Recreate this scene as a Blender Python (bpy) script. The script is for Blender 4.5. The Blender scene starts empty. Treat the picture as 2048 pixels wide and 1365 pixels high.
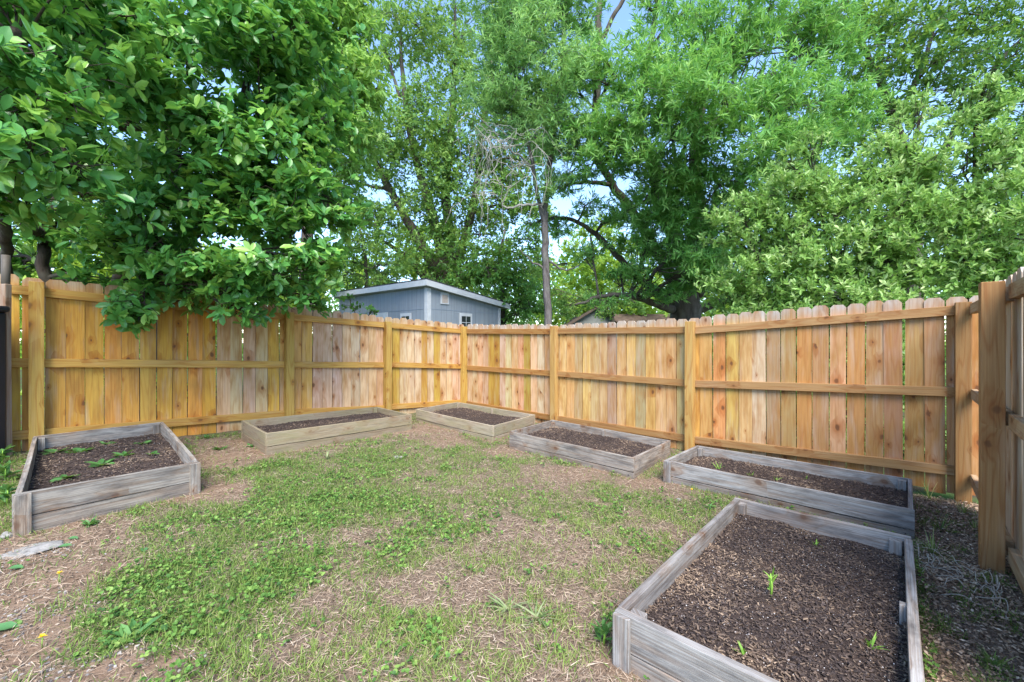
import bpy, math, random
import numpy as np

random.seed(7)
RNG = np.random.default_rng(11)
C = bpy.context.scene.collection
SC = bpy.context.scene

# ------------------------------------------------------------------ places
H = 1.52                                   # camera height above the lowest fence corner
FPX = 860.0                                # focal length in photo pixels (2048 wide)
COR = np.array([-0.94, 8.4])               # corner where the two long fences meet
EN = np.array([-0.668, -0.744])            # along the left fence, away from the corner
EA = np.array([0.744, -0.668])             # along the right fence, away from the corner


def W(u, v, Y):
    return np.array([(u - 1024) / FPX * Y, Y, H - (v - 682.5) / FPX * Y])


def na_xy(n, a):
    p = COR + n * EN + a * EA
    return p


def xy_na(x, y):
    dx = np.asarray(x) - COR[0]; dy = np.asarray(y) - COR[1]
    return dx * EN[0] + dy * EN[1], dx * EA[0] + dy * EA[1]


def _hash(ix, iy, seed):
    h = (ix.astype(np.int64) * 374761393 + iy.astype(np.int64) * 668265263 + seed * 982451653) & 0x7fffffff
    h = ((h ^ (h >> 13)) * 1274126177) & 0x7fffffff
    return ((h ^ (h >> 16)) & 0xffff) / 65535.0


def vnoise(x, y, seed=0):
    x = np.asarray(x, float); y = np.asarray(y, float)
    ix = np.floor(x); iy = np.floor(y); fx = x - ix; fy = y - iy
    fx = fx * fx * (3 - 2 * fx); fy = fy * fy * (3 - 2 * fy)
    ix = ix.astype(int); iy = iy.astype(int)
    a = _hash(ix, iy, seed); b = _hash(ix + 1, iy, seed)
    c = _hash(ix, iy + 1, seed); d = _hash(ix + 1, iy + 1, seed)
    return (a * (1 - fx) + b * fx) * (1 - fy) + (c * (1 - fx) + d * fx) * fy


def fbm(x, y, seed=0, o=3):
    s = 0; amp = .5; t = 0
    for i in range(o):
        s = s + amp * vnoise(x * 2 ** i, y * 2 ** i, seed + i); t += amp; amp *= .5
    return s / t


def gz(x, y, bumps=True):
    n, a = xy_na(x, y)
    z = .18 + .045 * np.clip(n, -2, 8) - .02 * np.clip(a, -2, 9)
    if bumps:
        z = z + (fbm(np.asarray(x) * 1.7 + 9, np.asarray(y) * 1.7, 3) - .5) * .05 + (vnoise(np.asarray(x) * 11, np.asarray(y) * 11, 5) - .5) * .012
    return z


def gp(u, v, h=0.0):
    k = (u - 1024) / FPX; m = (v - 682.5) / FPX
    c = .18 + .045 * (-.668 * .94 + .744 * 8.4) - .02 * (.744 * .94 + .668 * 8.4)
    s = .045 * (-.668 * k - .744) - .02 * (.744 * k - .668)
    Y = (H - h - c) / (m + s)
    return np.array([k * Y, Y, H - m * Y])


def v3(p, z=None):
    return np.array([p[0], p[1], z if z is not None else p[2]], float)


def unit(v):
    v = np.asarray(v, float)
    return v / np.maximum(np.linalg.norm(v, axis=-1, keepdims=True), 1e-9)


# ------------------------------------------------------------------ objects
def empty(name, loc, label=None, cat=None, group=None):
    o = bpy.data.objects.new(name, None); C.objects.link(o)
    o.location = [float(q) for q in loc]
    o.empty_display_size = .1
    tag(o, label, cat, group)
    return o


def tag(o, label=None, cat=None, group=None, kind=None):
    if label: o['label'] = label
    if cat: o['category'] = cat
    if group: o['group'] = group
    if kind: o['kind'] = kind
    return o


def link_mesh(name, V, F, mats, parent=None, attrs=None, smooth=False, fmat=None):
    """V (n,3) array in world space; F an (m,k) array or a list of tuples."""
    V = np.asarray(V, np.float32).reshape(-1, 3)
    if parent is not None:
        off = np.array(parent_world(parent), np.float32)
        V = V - off
    me = bpy.data.meshes.new(name)
    me.vertices.add(len(V)); me.vertices.foreach_set('co', V.ravel())
    if isinstance(F, np.ndarray):
        k = F.shape[1]; m = len(F)
        loops = F.ravel().astype(np.int32); starts = np.arange(0, m * k, k, dtype=np.int32)
    else:
        m = len(F)
        loops = np.array([i for f in F for i in f], np.int32)
        ln = np.array([len(f) for f in F], np.int32)
        starts = np.concatenate([[0], np.cumsum(ln)[:-1]]).astype(np.int32)
    me.loops.add(len(loops)); me.loops.foreach_set('vertex_index', loops)
    me.polygons.add(m); me.polygons.foreach_set('loop_start', starts)
    if not isinstance(mats, (list, tuple)): mats = [mats]
    for mm in mats: me.materials.append(mm)
    if fmat is not None: me.polygons.foreach_set('material_index', np.asarray(fmat, np.int32))
    me.polygons.foreach_set('use_smooth', np.full(m, bool(smooth)))
    me.update(calc_edges=True)
    for nm, (typ, data) in (attrs or {}).items():
        at = me.attributes.new(nm, typ, 'POINT')
        key = {'FLOAT': 'value', 'FLOAT_VECTOR': 'vector', 'FLOAT_COLOR': 'color'}[typ]
        at.data.foreach_set(key, np.asarray(data, np.float32).ravel())
    o = bpy.data.objects.new(name, me); C.objects.link(o)
    if parent is not None: o.parent = parent
    return o


def parent_world(p):
    x = np.zeros(3)
    while p is not None:
        x = x + np.array(p.location); p = p.parent
    return x


class MB:
    def __init__(s):
        s.v = []; s.f = []; s.wc = []; s.t = []; s.m = []; s.n = 0

    def add(s, V, F, wc=None, tint=(1, 1, 1), mi=0):
        V = np.asarray(V, float)
        s.v.append(V)
        s.f += [tuple(int(i) + s.n for i in f) for f in F]
        s.m += [mi] * len(F)
        s.wc.append(np.asarray(wc, float) if wc is not None else V)
        t = np.asarray(tint, float)
        if t.ndim == 1: t = np.tile(t, (len(V), 1))
        s.t.append(t)
        s.n += len(V)

    def build(s, name, mats, parent=None, smooth=False, bevel=0):
        V = np.concatenate(s.v); t = np.concatenate(s.t)
        o = link_mesh(name, V, s.f, mats, parent,
                      {'wc': ('FLOAT_VECTOR', np.concatenate(s.wc)),
                       'tint': ('FLOAT_COLOR', np.concatenate([t, np.ones((len(t), 1))], 1))}, smooth, s.m)
        if bevel:
            b = o.modifiers.new('bevel', 'BEVEL'); b.width = bevel; b.segments = 2; b.limit_method = 'ANGLE'
            b.angle_limit = math.radians(50)
        return o

    # a board: centre line p0 -> p1, width axis w, thickness axis t
    def board(s, p0, p1, wdir, wid, tdir, thk, tint=(1, 1, 1), tint_end=None, nseg=6, warp=.0, idn=None, mi=0, taper=None):
        p0 = np.asarray(p0, float); p1 = np.asarray(p1, float)
        wdir = unit(wdir); tdir = unit(tdir)
        L = np.linalg.norm(p1 - p0); idn = random.random() * 40 if idn is None else idn
        V = []; wc = []; tn = []
        ph = random.random() * 6; ph2 = random.random() * 6
        for i in range(nseg + 1):
            q = i / nseg
            c = p0 + (p1 - p0) * q + warp * (tdir * math.sin(q * 3.1 + ph) + .4 * wdir * math.sin(q * 2.3 + ph2))
            for sw, st in ((-1, -1), (1, -1), (1, 1), (-1, 1)):
                V.append(c + wdir * sw * wid / 2 + tdir * st * thk / 2)
                wc.append((q * L, sw * wid / 2 + st * thk / 2, idn))
                tn.append(tint if tint_end is None else [x + (y - x) * max(0, (q - .8) / .2) for x, y in zip(tint, tint_end)])
        F = []
        for i in range(nseg):
            b = i * 4
            for j in range(4):
                F.append((b + j, b + (j + 1) % 4, b + 4 + (j + 1) % 4, b + 4 + j))
        F.append((3, 2, 1, 0)); e = nseg * 4; F.append((e, e + 1, e + 2, e + 3))
        s.add(V, F, wc, np.array(tn), mi)

    # dog-ear picket standing from z0 to z1
    def picket(s, base, wdir, wid, tdir, thk, z0, z1, tint, top_tint):
        ear = .032; lean = random.uniform(-.006, .006); idn = random.random() * 40
        prof = [(-.5, z0), (-.5, z1 - .16), (-.5, z1 - ear), (-.5 + .2, z1), (.5 - .2, z1), (.5, z1 - ear), (.5, z1 - .16), (.5, z0)]
        V = []; wc = []; tn = []
        cup = random.uniform(-.004, .004)
        for st in (-1, 1):
            for x, z in prof:
                p = np.array([base[0], base[1], 0.]) + np.array([wdir[0], wdir[1], 0]) * (x * wid + lean * (z - z0)) + np.array([tdir[0], tdir[1], 0]) * (st * thk / 2 + cup * (z - z0))
                p[2] = z
                V.append(p); wc.append((z - z0 + idn * .37, x * wid + st * .006, idn))
                tn.append(top_tint if z > z1 - .06 else (tint if z < z1 - .1 else [(a * .6 + b * .4) for a, b in zip(tint, top_tint)]))
        n = 8
        F = [(0, 1, 6, 7), (1, 2, 5, 6), (2, 3, 4, 5)]
        F2 = [tuple(i + n for i in reversed(f)) for f in F]
        F = [tuple(reversed(f)) for f in F] + [tuple(reversed(f)) for f in F2]
        for i in range(n):
            j = (i + 1) % n
            F.append((i, j, n + j, n + i))
        s.add(V, F, wc, np.array(tn))

    def tube(s, P, R, sides=7, tint=(1, 1, 1), cap=True):
        P = np.asarray(P, float); R = np.asarray(R, float); n = len(P)
        T = np.gradient(P, axis=0); T = unit(T)
        up = np.array([0, 0, 1.]) if abs(T[0][2]) < .9 else np.array([1., 0, 0])
        x = unit(np.cross(up, T[0]))
        V = []; wc = []; acc = 0
        for i in range(n):
            x = unit(x - T[i] * np.dot(x, T[i])); y = np.cross(T[i], x)
            if i: acc += np.linalg.norm(P[i] - P[i - 1])
            for k in range(sides):
                a = 2 * math.pi * k / sides
                V.append(P[i] + R[i] * (x * math.cos(a) + y * math.sin(a)))
                wc.append((acc, math.sin(a) * R[i], 1))
        F = []
        for i in range(n - 1):
            for k in range(sides):
                k2 = (k + 1) % sides
                F.append((i * sides + k, i * sides + k2, (i + 1) * sides + k2, (i + 1) * sides + k))
        if cap:
            F.append(tuple(range(sides))[::-1]); F.append(tuple((n - 1) * sides + k for k in range(sides)))
        s.add(V, F, wc, tint)


def smooth_path(P, per=5, jit=0.0):
    P = np.asarray(P, float); n = len(P); out = []
    for i in range(n - 1):
        p0 = P[max(i - 1, 0)]; p1 = P[i]; p2 = P[i + 1]; p3 = P[min(i + 2, n - 1)]
        for k in range(per):
            t = k / per
            out.append(.5 * ((2 * p1) + (-p0 + p2) * t + (2 * p0 - 5 * p1 + 4 * p2 - p3) * t * t + (-p0 + 3 * p1 - 3 * p2 + p3) * t ** 3))
    out.append(P[-1]); out = np.array(out)
    if jit and len(out) > 2:
        out[1:-1, :3] += RNG.normal(0, jit, (len(out) - 2, 3))
    return out


# ------------------------------------------------------------------ materials
def new_mat(name):
    m = bpy.data.materials.new(name); m.use_nodes = True
    nt = m.node_tree; nt.nodes.clear()
    return m, nt


class NT:
    def __init__(s, nt): s.nt = nt

    def n(s, typ, **kw):
        x = s.nt.nodes.new(typ)
        for k, v in kw.items(): setattr(x, k, v)
        return x

    def l(s, a, b): s.nt.links.new(a, b)

    def math(s, op, a, b=None, c=None, clamp=False):
        x = s.n('ShaderNodeMath', operation=op, use_clamp=clamp)
        for i, q in enumerate((a, b, c)):
            if q is None: continue
            if isinstance(q, (int, float)): x.inputs[i].default_value = q
            else: s.l(q, x.inputs[i])
        return x.outputs[0]

    def noise(s, vec, scale=1, detail=2, rough=.5, dim='3D'):
        x = s.n('ShaderNodeTexNoise', noise_dimensions=dim)
        if vec is not None: s.l(vec, x.inputs['Vector'])
        x.inputs['Scale'].default_value = scale; x.inputs['Detail'].default_value = detail; x.inputs['Roughness'].default_value = rough
        return x.outputs['Fac']

    def mapr(s, val, a, b, c=0., d=1.):
        x = s.n('ShaderNodeMapRange'); x.clamp = True
        s.l(val, x.inputs[0])
        for i, q in zip((1, 2, 3, 4), (a, b, c, d)): x.inputs[i].default_value = q
        return x.outputs[0]

    def mix(s, fac, a, b, blend='MIX'):
        x = s.n('ShaderNodeMix', data_type='RGBA', blend_type=blend)
        for sock, q in ((x.inputs[0], fac), (x.inputs[6], a), (x.inputs[7], b)):
            if isinstance(q, (int, float)): sock.default_value = q
            elif isinstance(q, (tuple, list)): sock.default_value = (*q[:3], 1)
            else: s.l(q, sock)
        return x.outputs[2]

    def scale_vec(s, vec, sx, sy, sz):
        x = s.n('ShaderNodeVectorMath', operation='MULTIPLY'); s.l(vec, x.inputs[0]); x.inputs[1].default_value = (sx, sy, sz)
        return x.outputs[0]

    def attr(s, name, out='Vector'):
        x = s.n('ShaderNodeAttribute', attribute_name=name); return x.outputs[out]

    def out(s, shader):
        o = s.n('ShaderNodeOutputMaterial'); s.l(shader, o.inputs['Surface'])

    def principled(s, col, rough=.7, spec=.3, normal=None):
        b = s.n('ShaderNodeBsdfPrincipled')
        if isinstance(col, (tuple, list)): b.inputs['Base Color'].default_value = (*col[:3], 1)
        else: s.l(col, b.inputs['Base Color'])
        if isinstance(rough, (int, float)): b.inputs['Roughness'].default_value = rough
        else: s.l(rough, b.inputs['Roughness'])
        b.inputs['Specular IOR Level'].default_value = spec
        if normal is not None: s.l(normal, b.inputs['Normal'])
        return b.outputs[0]

    def bump(s, h, strength=.3, dist=.01):
        x = s.n('ShaderNodeBump'); x.inputs['Strength'].default_value = strength; x.inputs['Distance'].default_value = dist
        s.l(h, x.inputs['Height']); return x.outputs[0]


def wood_mat(name, knots=1.0, grain=.35, ring=.3, stain=.25, stain_col=(.55, .36, .2), dirt=0.0, green=0.0):
    m, nt = new_mat(name); g = NT(nt)
    wc = g.attr('wc'); tint = g.attr('tint', 'Color')
    low = g.noise(g.scale_vec(wc, .5, 7, 3.7), 1, 2)
    # knots
    vec2 = g.scale_vec(wc, 4.2, 6.5, 0)
    sep = g.n('ShaderNodeSeparateXYZ'); g.l(wc, sep.inputs[0])
    comb = g.n('ShaderNodeCombineXYZ')
    g.l(g.math('MULTIPLY', sep.outputs[2], 7.31), comb.inputs[0]); g.l(g.math('MULTIPLY', sep.outputs[2], 3.77), comb.inputs[1])
    addv = g.n('ShaderNodeVectorMath', operation='ADD'); g.l(vec2, addv.inputs[0]); g.l(comb.outputs[0], addv.inputs[1])
    kn = g.n('ShaderNodeTexNoise'); g.l(g.scale_vec(wc, 14, 14, 3), kn.inputs['Vector']); kn.inputs['Scale'].default_value = 1; kn.inputs['Detail'].default_value = 2
    ks = g.n('ShaderNodeVectorMath', operation='MULTIPLY_ADD'); g.l(kn.outputs['Color'], ks.inputs[0]); ks.inputs[1].default_value = (.16, .16, 0); g.l(addv.outputs[0], ks.inputs[2])
    vor = g.n('ShaderNodeTexVoronoi', voronoi_dimensions='2D', feature='F1'); g.l(ks.outputs[0], vor.inputs['Vector']); vor.inputs['Scale'].default_value = 1
    sepc = g.n('ShaderNodeSeparateColor'); g.l(vor.outputs['Color'], sepc.inputs[0])
    has = g.math('GREATER_THAN', sepc.outputs[0], .69)
    size = g.mapr(sepc.outputs[1], 0, 1, .03, .15)
    kd = g.math('DIVIDE', vor.outputs['Distance'], size)
    knot = g.math('MULTIPLY', g.mapr(kd, .6, 1.15, 1, 0), has)
    halo = g.math('MULTIPLY', g.mapr(kd, .9, 5.5, 1, 0), has)
    # grain
    bend = g.math('MULTIPLY', halo, .25)
    rr = g.math('ADD', g.math('MULTIPLY', low, 2.2), bend)
    rings = g.math('SINE', g.math('ADD', g.math('MULTIPLY', rr, 30), g.math('MULTIPLY', sep.outputs[1], 14)))
    rings = g.mapr(rings, -1, 1, 0, 1)
    rings = g.math('POWER', rings, 3.5)
    fine = g.noise(g.scale_vec(wc, 2.5, 160, 5), 1, 3, .6)
    blot = g.noise(g.scale_vec(wc, 2.2, 9, 1.7), 1, 3, .6)
    bl = g.mapr(blot, .42, .68, 0, stain)
    col = g.mix(bl, tint, stain_col, 'MULTIPLY' if dirt else 'MIX')
    blot2 = g.noise(g.scale_vec(wc, 1.7, 13, 2.9), 1, 3, .6)
    if not dirt: col = g.mix(g.mapr(blot2, .52, .74, 0, stain * .6), col, (.47, .37, .30))
    col = g.mix(g.math('MULTIPLY', rings, ring), col, (.74, .5, .33), 'MULTIPLY')
    col = g.mix(g.math('MULTIPLY', g.mapr(fine, .38, .66, 0, 1), grain), col, (.52, .44, .38), 'MULTIPLY')
    col = g.mix(g.math('MULTIPLY', halo, .7 * knots), col, (.68, .42, .23), 'MULTIPLY')
    col = g.mix(g.math('MULTIPLY', knot, .85 * knots), col, (.12, .05, .022))
    if green:
        gn = g.noise(g.scale_vec(wc, 1.6, 6, 2.1), 1, 3, .6)
        col = g.mix(g.mapr(gn, .45, .7, 0, green), col, (.20, .20, .075))
    if dirt:
        dn = g.noise(g.scale_vec(wc, 5, 22, 1), 1, 4, .7)
        col = g.mix(g.mapr(dn, .44, .72, 0, dirt), col, (.065, .06, .06))
        crack = g.noise(g.scale_vec(wc, 1.3, 240, 9), 1, 1)
        col = g.mix(g.mapr(crack, .68, .74, 0, .7), col, (.04, .035, .03))
    hgt = g.math('SUBTRACT', g.math('ADD', fine, g.math('MULTIPLY', rings, .4)), g.math('MULTIPLY', knot, .5))
    nrm = g.bump(hgt, .35, .004)
    g.out(g.principled(col, .72, .22, nrm))
    return m


def leaf_mat(name, c0, c1, c2, rough=.45, spec=.45, trans=.35, tcol=(.35, .5, .06)):
    m, nt = new_mat(name); g = NT(nt)
    r = g.attr('rnd', 'Fac')
    ramp = g.n('ShaderNodeValToRGB'); g.l(r, ramp.inputs[0])
    e = ramp.color_ramp.elements; e[0].position = 0; e[0].color = (*c0, 1); e[1].position = 1; e[1].color = (*c2, 1)
    q = ramp.color_ramp.elements.new(.6); q.color = (*c1, 1)
    p = g.principled(ramp.outputs[0], rough, spec)
    t = g.n('ShaderNodeBsdfTranslucent')
    g.l(g.mix(.55, ramp.outputs[0], tcol), t.inputs[0])
    mx = g.n('ShaderNodeMixShader'); mx.inputs[0].default_value = trans
    g.l(p, mx.inputs[1]); g.l(t.outputs[0], mx.inputs[2])
    g.out(mx.outputs[0])
    return m


def bark_mat(name, a, b, scale=9, stretch=.25):
    m, nt = new_mat(name); g = NT(nt)
    tc = g.n('ShaderNodeTexCoord')
    n1 = g.noise(g.scale_vec(tc.outputs['Object'], 1, 1, stretch), scale, 5, .65)
    n2 = g.noise(tc.outputs['Object'], scale * .3, 3)
    col = g.mix(g.mapr(n1, .3, .7), a, b)
    col = g.mix(g.mapr(n2, .5, .75, 0, .5), col, (.16, .17, .13))
    g.out(g.principled(col, .9, .15, g.bump(n1, .8, .03)))
    return m


def simple_mat(name, col, rough=.6, spec=.3, var=.12, scale=6, bumpy=.0, stretch=(1, 1, 1)):
    m, nt = new_mat(name); g = NT(nt)
    tc = g.n('ShaderNodeTexCoord')
    n1 = g.noise(g.scale_vec(tc.outputs['Object'], *stretch), scale, 4, .6)
    c = g.mix(g.mapr(n1, .3, .7), tuple(x * (1 - var) for x in col), tuple(min(1, x * (1 + var)) for x in col))
    g.out(g.principled(c, rough, spec, g.bump(n1, .4, bumpy) if bumpy else None))
    return m


def blade_mat(name, cols, rough=.7, trans=.25):
    """leaf/blade material: colour picked along a ramp by the rnd attribute"""
    m, nt = new_mat(name); g = NT(nt)
    r = g.attr('rnd', 'Fac')
    ramp = g.n('ShaderNodeValToRGB'); g.l(r, ramp.inputs[0]); cr = ramp.color_ramp
    while len(cr.elements) < len(cols): cr.elements.new(.5)
    for i, c in enumerate(cols):
        cr.elements[i].position = i / (len(cols) - 1); cr.elements[i].color = (*c, 1)
    p = g.principled(ramp.outputs[0], rough, .2)
    if trans:
        t = g.n('ShaderNodeBsdfTranslucent'); g.l(ramp.outputs[0], t.inputs[0])
        mx = g.n('ShaderNodeMixShader'); mx.inputs[0].default_value = trans
        g.l(p, mx.inputs[1]); g.l(t.outputs[0], mx.inputs[2]); g.out(mx.outputs[0])
    else:
        g.out(p)
    return m


M_PINE = wood_mat('new_pine', 1.0, .34, .34, .75, (.34, .165, .04))
M_RAIL = wood_mat('rail_pine', .8, .4, .5, .3, (.28, .14, .045))
M_GREY = wood_mat('weathered_board', .8, .8, .4, .55, (.5, .48, .5), dirt=.75)
M_GREEN = wood_mat('mossy_board', .45, .45, .25, .3, (.7, .66, .55), dirt=.3, green=.45)

# ------------------------------------------------------------------ camera, light, sky
cam = bpy.data.cameras.new('camera'); co = bpy.data.objects.new('camera', cam); C.objects.link(co)
co.location = (0, 0, H); co.rotation_euler = (math.radians(90), 0, 0)
cam.sensor_width = 36; cam.lens = FPX / 2048 * 36; cam.clip_end = 1000; cam.clip_start = .05
SC.camera = co

SUN_EL, SUN_AZ = 50, 172                  # azimuth clockwise from +Y: behind the camera, to its right
wd = bpy.data.worlds.new('World'); SC.world = wd; wd.use_nodes = True
g = NT(wd.node_tree); wd.node_tree.nodes.clear()
sky = g.n('ShaderNodeTexSky'); sky.sky_type = 'NISHITA'; sky.sun_disc = False
sky.sun_elevation = math.radians(SUN_EL); sky.sun_rotation = math.radians(SUN_AZ)
sky.air_density = 1.0; sky.dust_density = .15; sky.ozone_density = 3.5
bg = g.n('ShaderNodeBackground'); bg.inputs[1].default_value = .118; g.l(sky.outputs[0], bg.inputs[0])
wo = g.n('ShaderNodeOutputWorld'); g.l(bg.outputs[0], wo.inputs[0])
sl = bpy.data.lights.new('sun', 'SUN'); sl.energy = 2.15; sl.angle = math.radians(36); sl.color = (1, .95, .86)
so = bpy.data.objects.new('sun', sl); C.objects.link(so); so.location = (0, 0, 30)
az = math.radians(SUN_AZ); el = math.radians(SUN_EL)
so.rotation_euler = (math.radians(90) - el, 0, -az + math.pi) if False else (math.radians(90 - SUN_EL), 0, math.pi - az)
SC.view_settings.view_transform = 'Standard'; SC.view_settings.look = 'None'
SC.view_settings.gamma = 1; SC.view_settings.exposure = 2.08
SC.cycles.max_bounces = 7; SC.cycles.diffuse_bounces = 4; SC.cycles.transmission_bounces = 4; SC.cycles.glossy_bounces = 2
SC.cycles.use_denoising = True
try: SC.cycles.denoising_input_passes = 'RGB_ALBEDO_NORMAL'
except Exception: pass

# ------------------------------------------------------------------ garden beds in plan (n, a) quads: front-left, front-right, back-right, back-left (as seen from the lawn)
BEDS = {
    'A': dict(q=[(5.70, 2.48), (4.76, 2.28), (4.66, .2), (5.62, .50)], h=.235, soil=.115, wood=M_GREY, tint=(.38, .35, .31)),
    'B': dict(q=[(4.00, 1.42), (2.01, 1.15), (2.02, .22), (3.97, .50)], h=.225, soil=.085, wood=M_GREEN, tint=(.32, .265, .185)),
    'C': dict(q=[(1.55, .60), (1.61, 2.37), (.33, 2.05), (.35, .24)], h=.20, soil=.09, wood=M_GREEN, tint=(.39, .33, .255)),
    'D': dict(q=[(1.68, 2.73), (1.69, 4.38), (.46, 4.26), (.48, 2.49)], h=.20, soil=.095, wood=M_GREY, tint=(.37, .335, .30)),
    'E': dict(q=[(1.53, 4.62), (1.47, 6.40), (.30, 6.40), (.49, 4.58)], h=.205, soil=.105, wood=M_GREY, tint=(.345, .34, .335)),
    'F': dict(q=[(4.09, 5.48), (4.09, 6.385), (2.13, 6.37), (2.17, 5.42)], h=.205, soil=.10, wood=M_GREY, tint=(.355, .335, .32)),
}


def in_quad(n, a, q, grow=0.0):
    q = np.array(q); c = q.mean(0); q = c + (q - c) * (1 + grow / np.linalg.norm(q - c, axis=1, keepdims=True))
    ok = None; sgn = None
    for i in range(4):
        p, r = q[i], q[(i + 1) % 4]
        cr = (r[0] - p[0]) * (a - p[1]) - (r[1] - p[1]) * (n - p[0])
        ok_i = cr
        ok = np.stack([ok_i]) if ok is None else np.concatenate([ok, ok_i[None]])
    return np.all(ok > 0, axis=0) | np.all(ok < 0, axis=0)


def in_beds(x, y, grow=0.0):
    n, a = xy_na(x, y); r = np.zeros(np.shape(n), bool)
    for b in BEDS.values(): r |= in_quad(n, a, b['q'], grow)
    return r


def blob(x, y, pts, r):
    s = np.zeros(np.shape(x))
    for p in pts:
        c = gp(p[0], p[1]); rr = p[2] if len(p) > 2 else r
        s = np.maximum(s, np.exp(-((x - c[0]) ** 2 + (y - c[1]) ** 2) / (rr * rr)))
    return s


CLOVER = [(420, 1105, .38), (520, 1060, .42), (600, 1000, .45), (650, 955, .5), (730, 925, .45), (640, 1040, .35), (330, 1160, .3), (240, 1230, .28),
          (300, 1260, .25), (560, 1150, .25), (760, 1000, .4), (820, 1090, .3), (840, 1240, .14), (180, 1330, .2), (560, 930, .3)]
DIRT = [(60, 1110, .4), (30, 1190, .35), (120, 1160, .3), (450, 915, .45), (480, 890, .4), (420, 980, .3), (860, 860, .45), (900, 880, .35), (1000, 905, .25),
        (1150, 950, .3), (60, 1280, .25), (200, 1350, .2), (330, 1330, .15), (1290, 970, .25)]
STRAW = [(1000, 1300, .5), (1150, 1250, .35), (900, 1180, .4), (1150, 1100, .5), (1300, 1060, .35), (750, 1320, .4), (1100, 960, .4), (950, 960, .25)]


def green_map(x, y):
    g_ = .56 + .0 * x
    g_ = g_ + .5 * blob(x, y, CLOVER, .4) - .9 * blob(x, y, DIRT, .4) - .28 * blob(x, y, STRAW, .4)
    g_ = g_ + (fbm(x * 3.4, y * 3.4, 21, 4) - .5) * 1.25
    return g_


def strip_mask(x, y):
    n, a = xy_na(x, y)
    return np.clip((a - 6.38) / .1, 0, 1) * (n < 5) * (n > -.2)


# ------------------------------------------------------------------ ground sheet
def axis_lines(lo, hi, step, far):
    mid = np.arange(lo, hi + step / 2, step); out = [hi]; s = step
    ext = []
    x = hi
    while x < far: s *= 1.35; x += s; ext.append(x)
    ext2 = []; x = lo; s = step
    while x > -far: s *= 1.35; x -= s; ext2.append(x)
    return np.array(ext2[::-1] + list(mid) + ext)


gx = axis_lines(-5.5, 5.0, .045, 220); gy = axis_lines(.4, 9.5, .045, 260)
XX, YY = np.meshgrid(gx, gy)
ZZ = gz(XX, YY)
nX, nY = len(gx), len(gy)
V = np.stack([XX, YY, ZZ], -1).reshape(-1, 3)
ii = np.arange(nX * nY).reshape(nY, nX)
Fq = np.stack([ii[:-1, :-1], ii[:-1, 1:], ii[1:, 1:], ii[1:, :-1]], -1).reshape(-1, 4)
xs, ys = V[:, 0], V[:, 1]
nn, aa = xy_na(xs, ys)
outside = ((nn < -.05) | (aa < -.05) | (aa > 6.95)).astype(float)
gmap = np.clip(green_map(xs, ys), 0, 1) * (1 - outside)
dmap = np.clip(blob(xs, ys, DIRT, .4) + in_beds(xs, ys, .12) * .7, 0, 1)
smap = strip_mask(xs, ys)
m, nt = new_mat('yard_ground'); g = NT(nt)
tc = g.n('ShaderNodeTexCoord'); ob = tc.outputs['Object']
fine = g.noise(ob, 55, 4, .7); mid = g.noise(ob, 9, 4, .65); big = g.noise(ob, 2, 3)
straw = g.mix(g.mapr(fine, .3, .7), (.085, .06, .044), (.28, .205, .15))
dirt = g.mix(g.mapr(mid, .3, .7), (.175, .11, .072), (.29, .20, .14))
dirt = g.mix(g.mapr(fine, .45, .75, 0, .6), dirt, (.10, .066, .047))
col = g.mix(g.math('MULTIPLY', g.attr('dirt', 'Fac'), g.mapr(mid, .2, .6, .6, 1)), straw, dirt)
col = g.mix(g.math('MULTIPLY', g.mapr(g.attr('green', 'Fac'), .3, 1, 0, .75), g.mapr(fine, .3, .6, .5, 1)), col, (.09, .135, .04))
strip = g.mix(g.mapr(fine, .35, .65), (.10, .072, .054), (.31, .22, .155))
col = g.mix(g.attr('strip', 'Fac'), col, strip)
col = g.mix(g.attr('outside', 'Fac'), col, g.mix(g.mapr(big, .4, .6), g.mix(g.mapr(fine, .3, .7), (.035, .028, .02), (.11, .085, .055)), g.mix(g.mapr(mid, .3, .7), (.04, .085, .02), (.09, .15, .035))))  # beyond the fences: litter and grass, tree shade put into their dark colours
g.out(g.principled(col, .95, .1, g.bump(g.math('ADD', fine, mid), .7, .02)))
M_GROUND = m
gr = link_mesh('ground', V, Fq, m, None, {'green': ('FLOAT', gmap), 'dirt': ('FLOAT', dmap), 'strip': ('FLOAT', smap), 'outside': ('FLOAT', outside)}, True)
tag(gr, 'patchy yard ground of dry straw, reddish dirt and sloping lawn', 'ground', kind='structure')

# ------------------------------------------------------------------ scatter helpers
LEAF6 = (np.array([[0, 0, 0], [.3, .21, .05], [.68, .22, .03], [1, 0, -.06], [.68, -.22, .03], [.3, -.21, .05]]), np.array([[0, 1, 2, 3], [0, 3, 4, 5]]))
LEAF8 = (np.array([[0, 0, 0], [.34, .2, .06], [.72, .23, .03], [.92, .10, -.02], [1.02, 0, -.10], [.92, -.10, -.02], [.72, -.23, .03], [.34, -.2, .06], [.55, 0, -.0]]),
         np.array([[0, 1, 2, 8], [8, 2, 3, 4], [8, 4, 5, 6], [0, 8, 6, 7]]))
NARROW = (np.array([[0, 0, 0], [.4, .095, .02], [1, 0, -.08], [.4, -.095, .02]]), np.array([[0, 1, 2, 3]]))
OVAL4 = (np.array([[0, 0, 0], [.5, .25, .04], [1, 0, -.05], [.5, -.25, .04]]), np.array([[0, 1, 2, 3]]))
BLADE = (np.array([[0, .5, 0], [0, -.5, 0], [.55, -.36, .0], [.55, .36, .0], [1, 0.05, -.12], [1, -.05, -.12]]), np.array([[0, 1, 2, 3], [3, 2, 5, 4]]))
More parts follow.
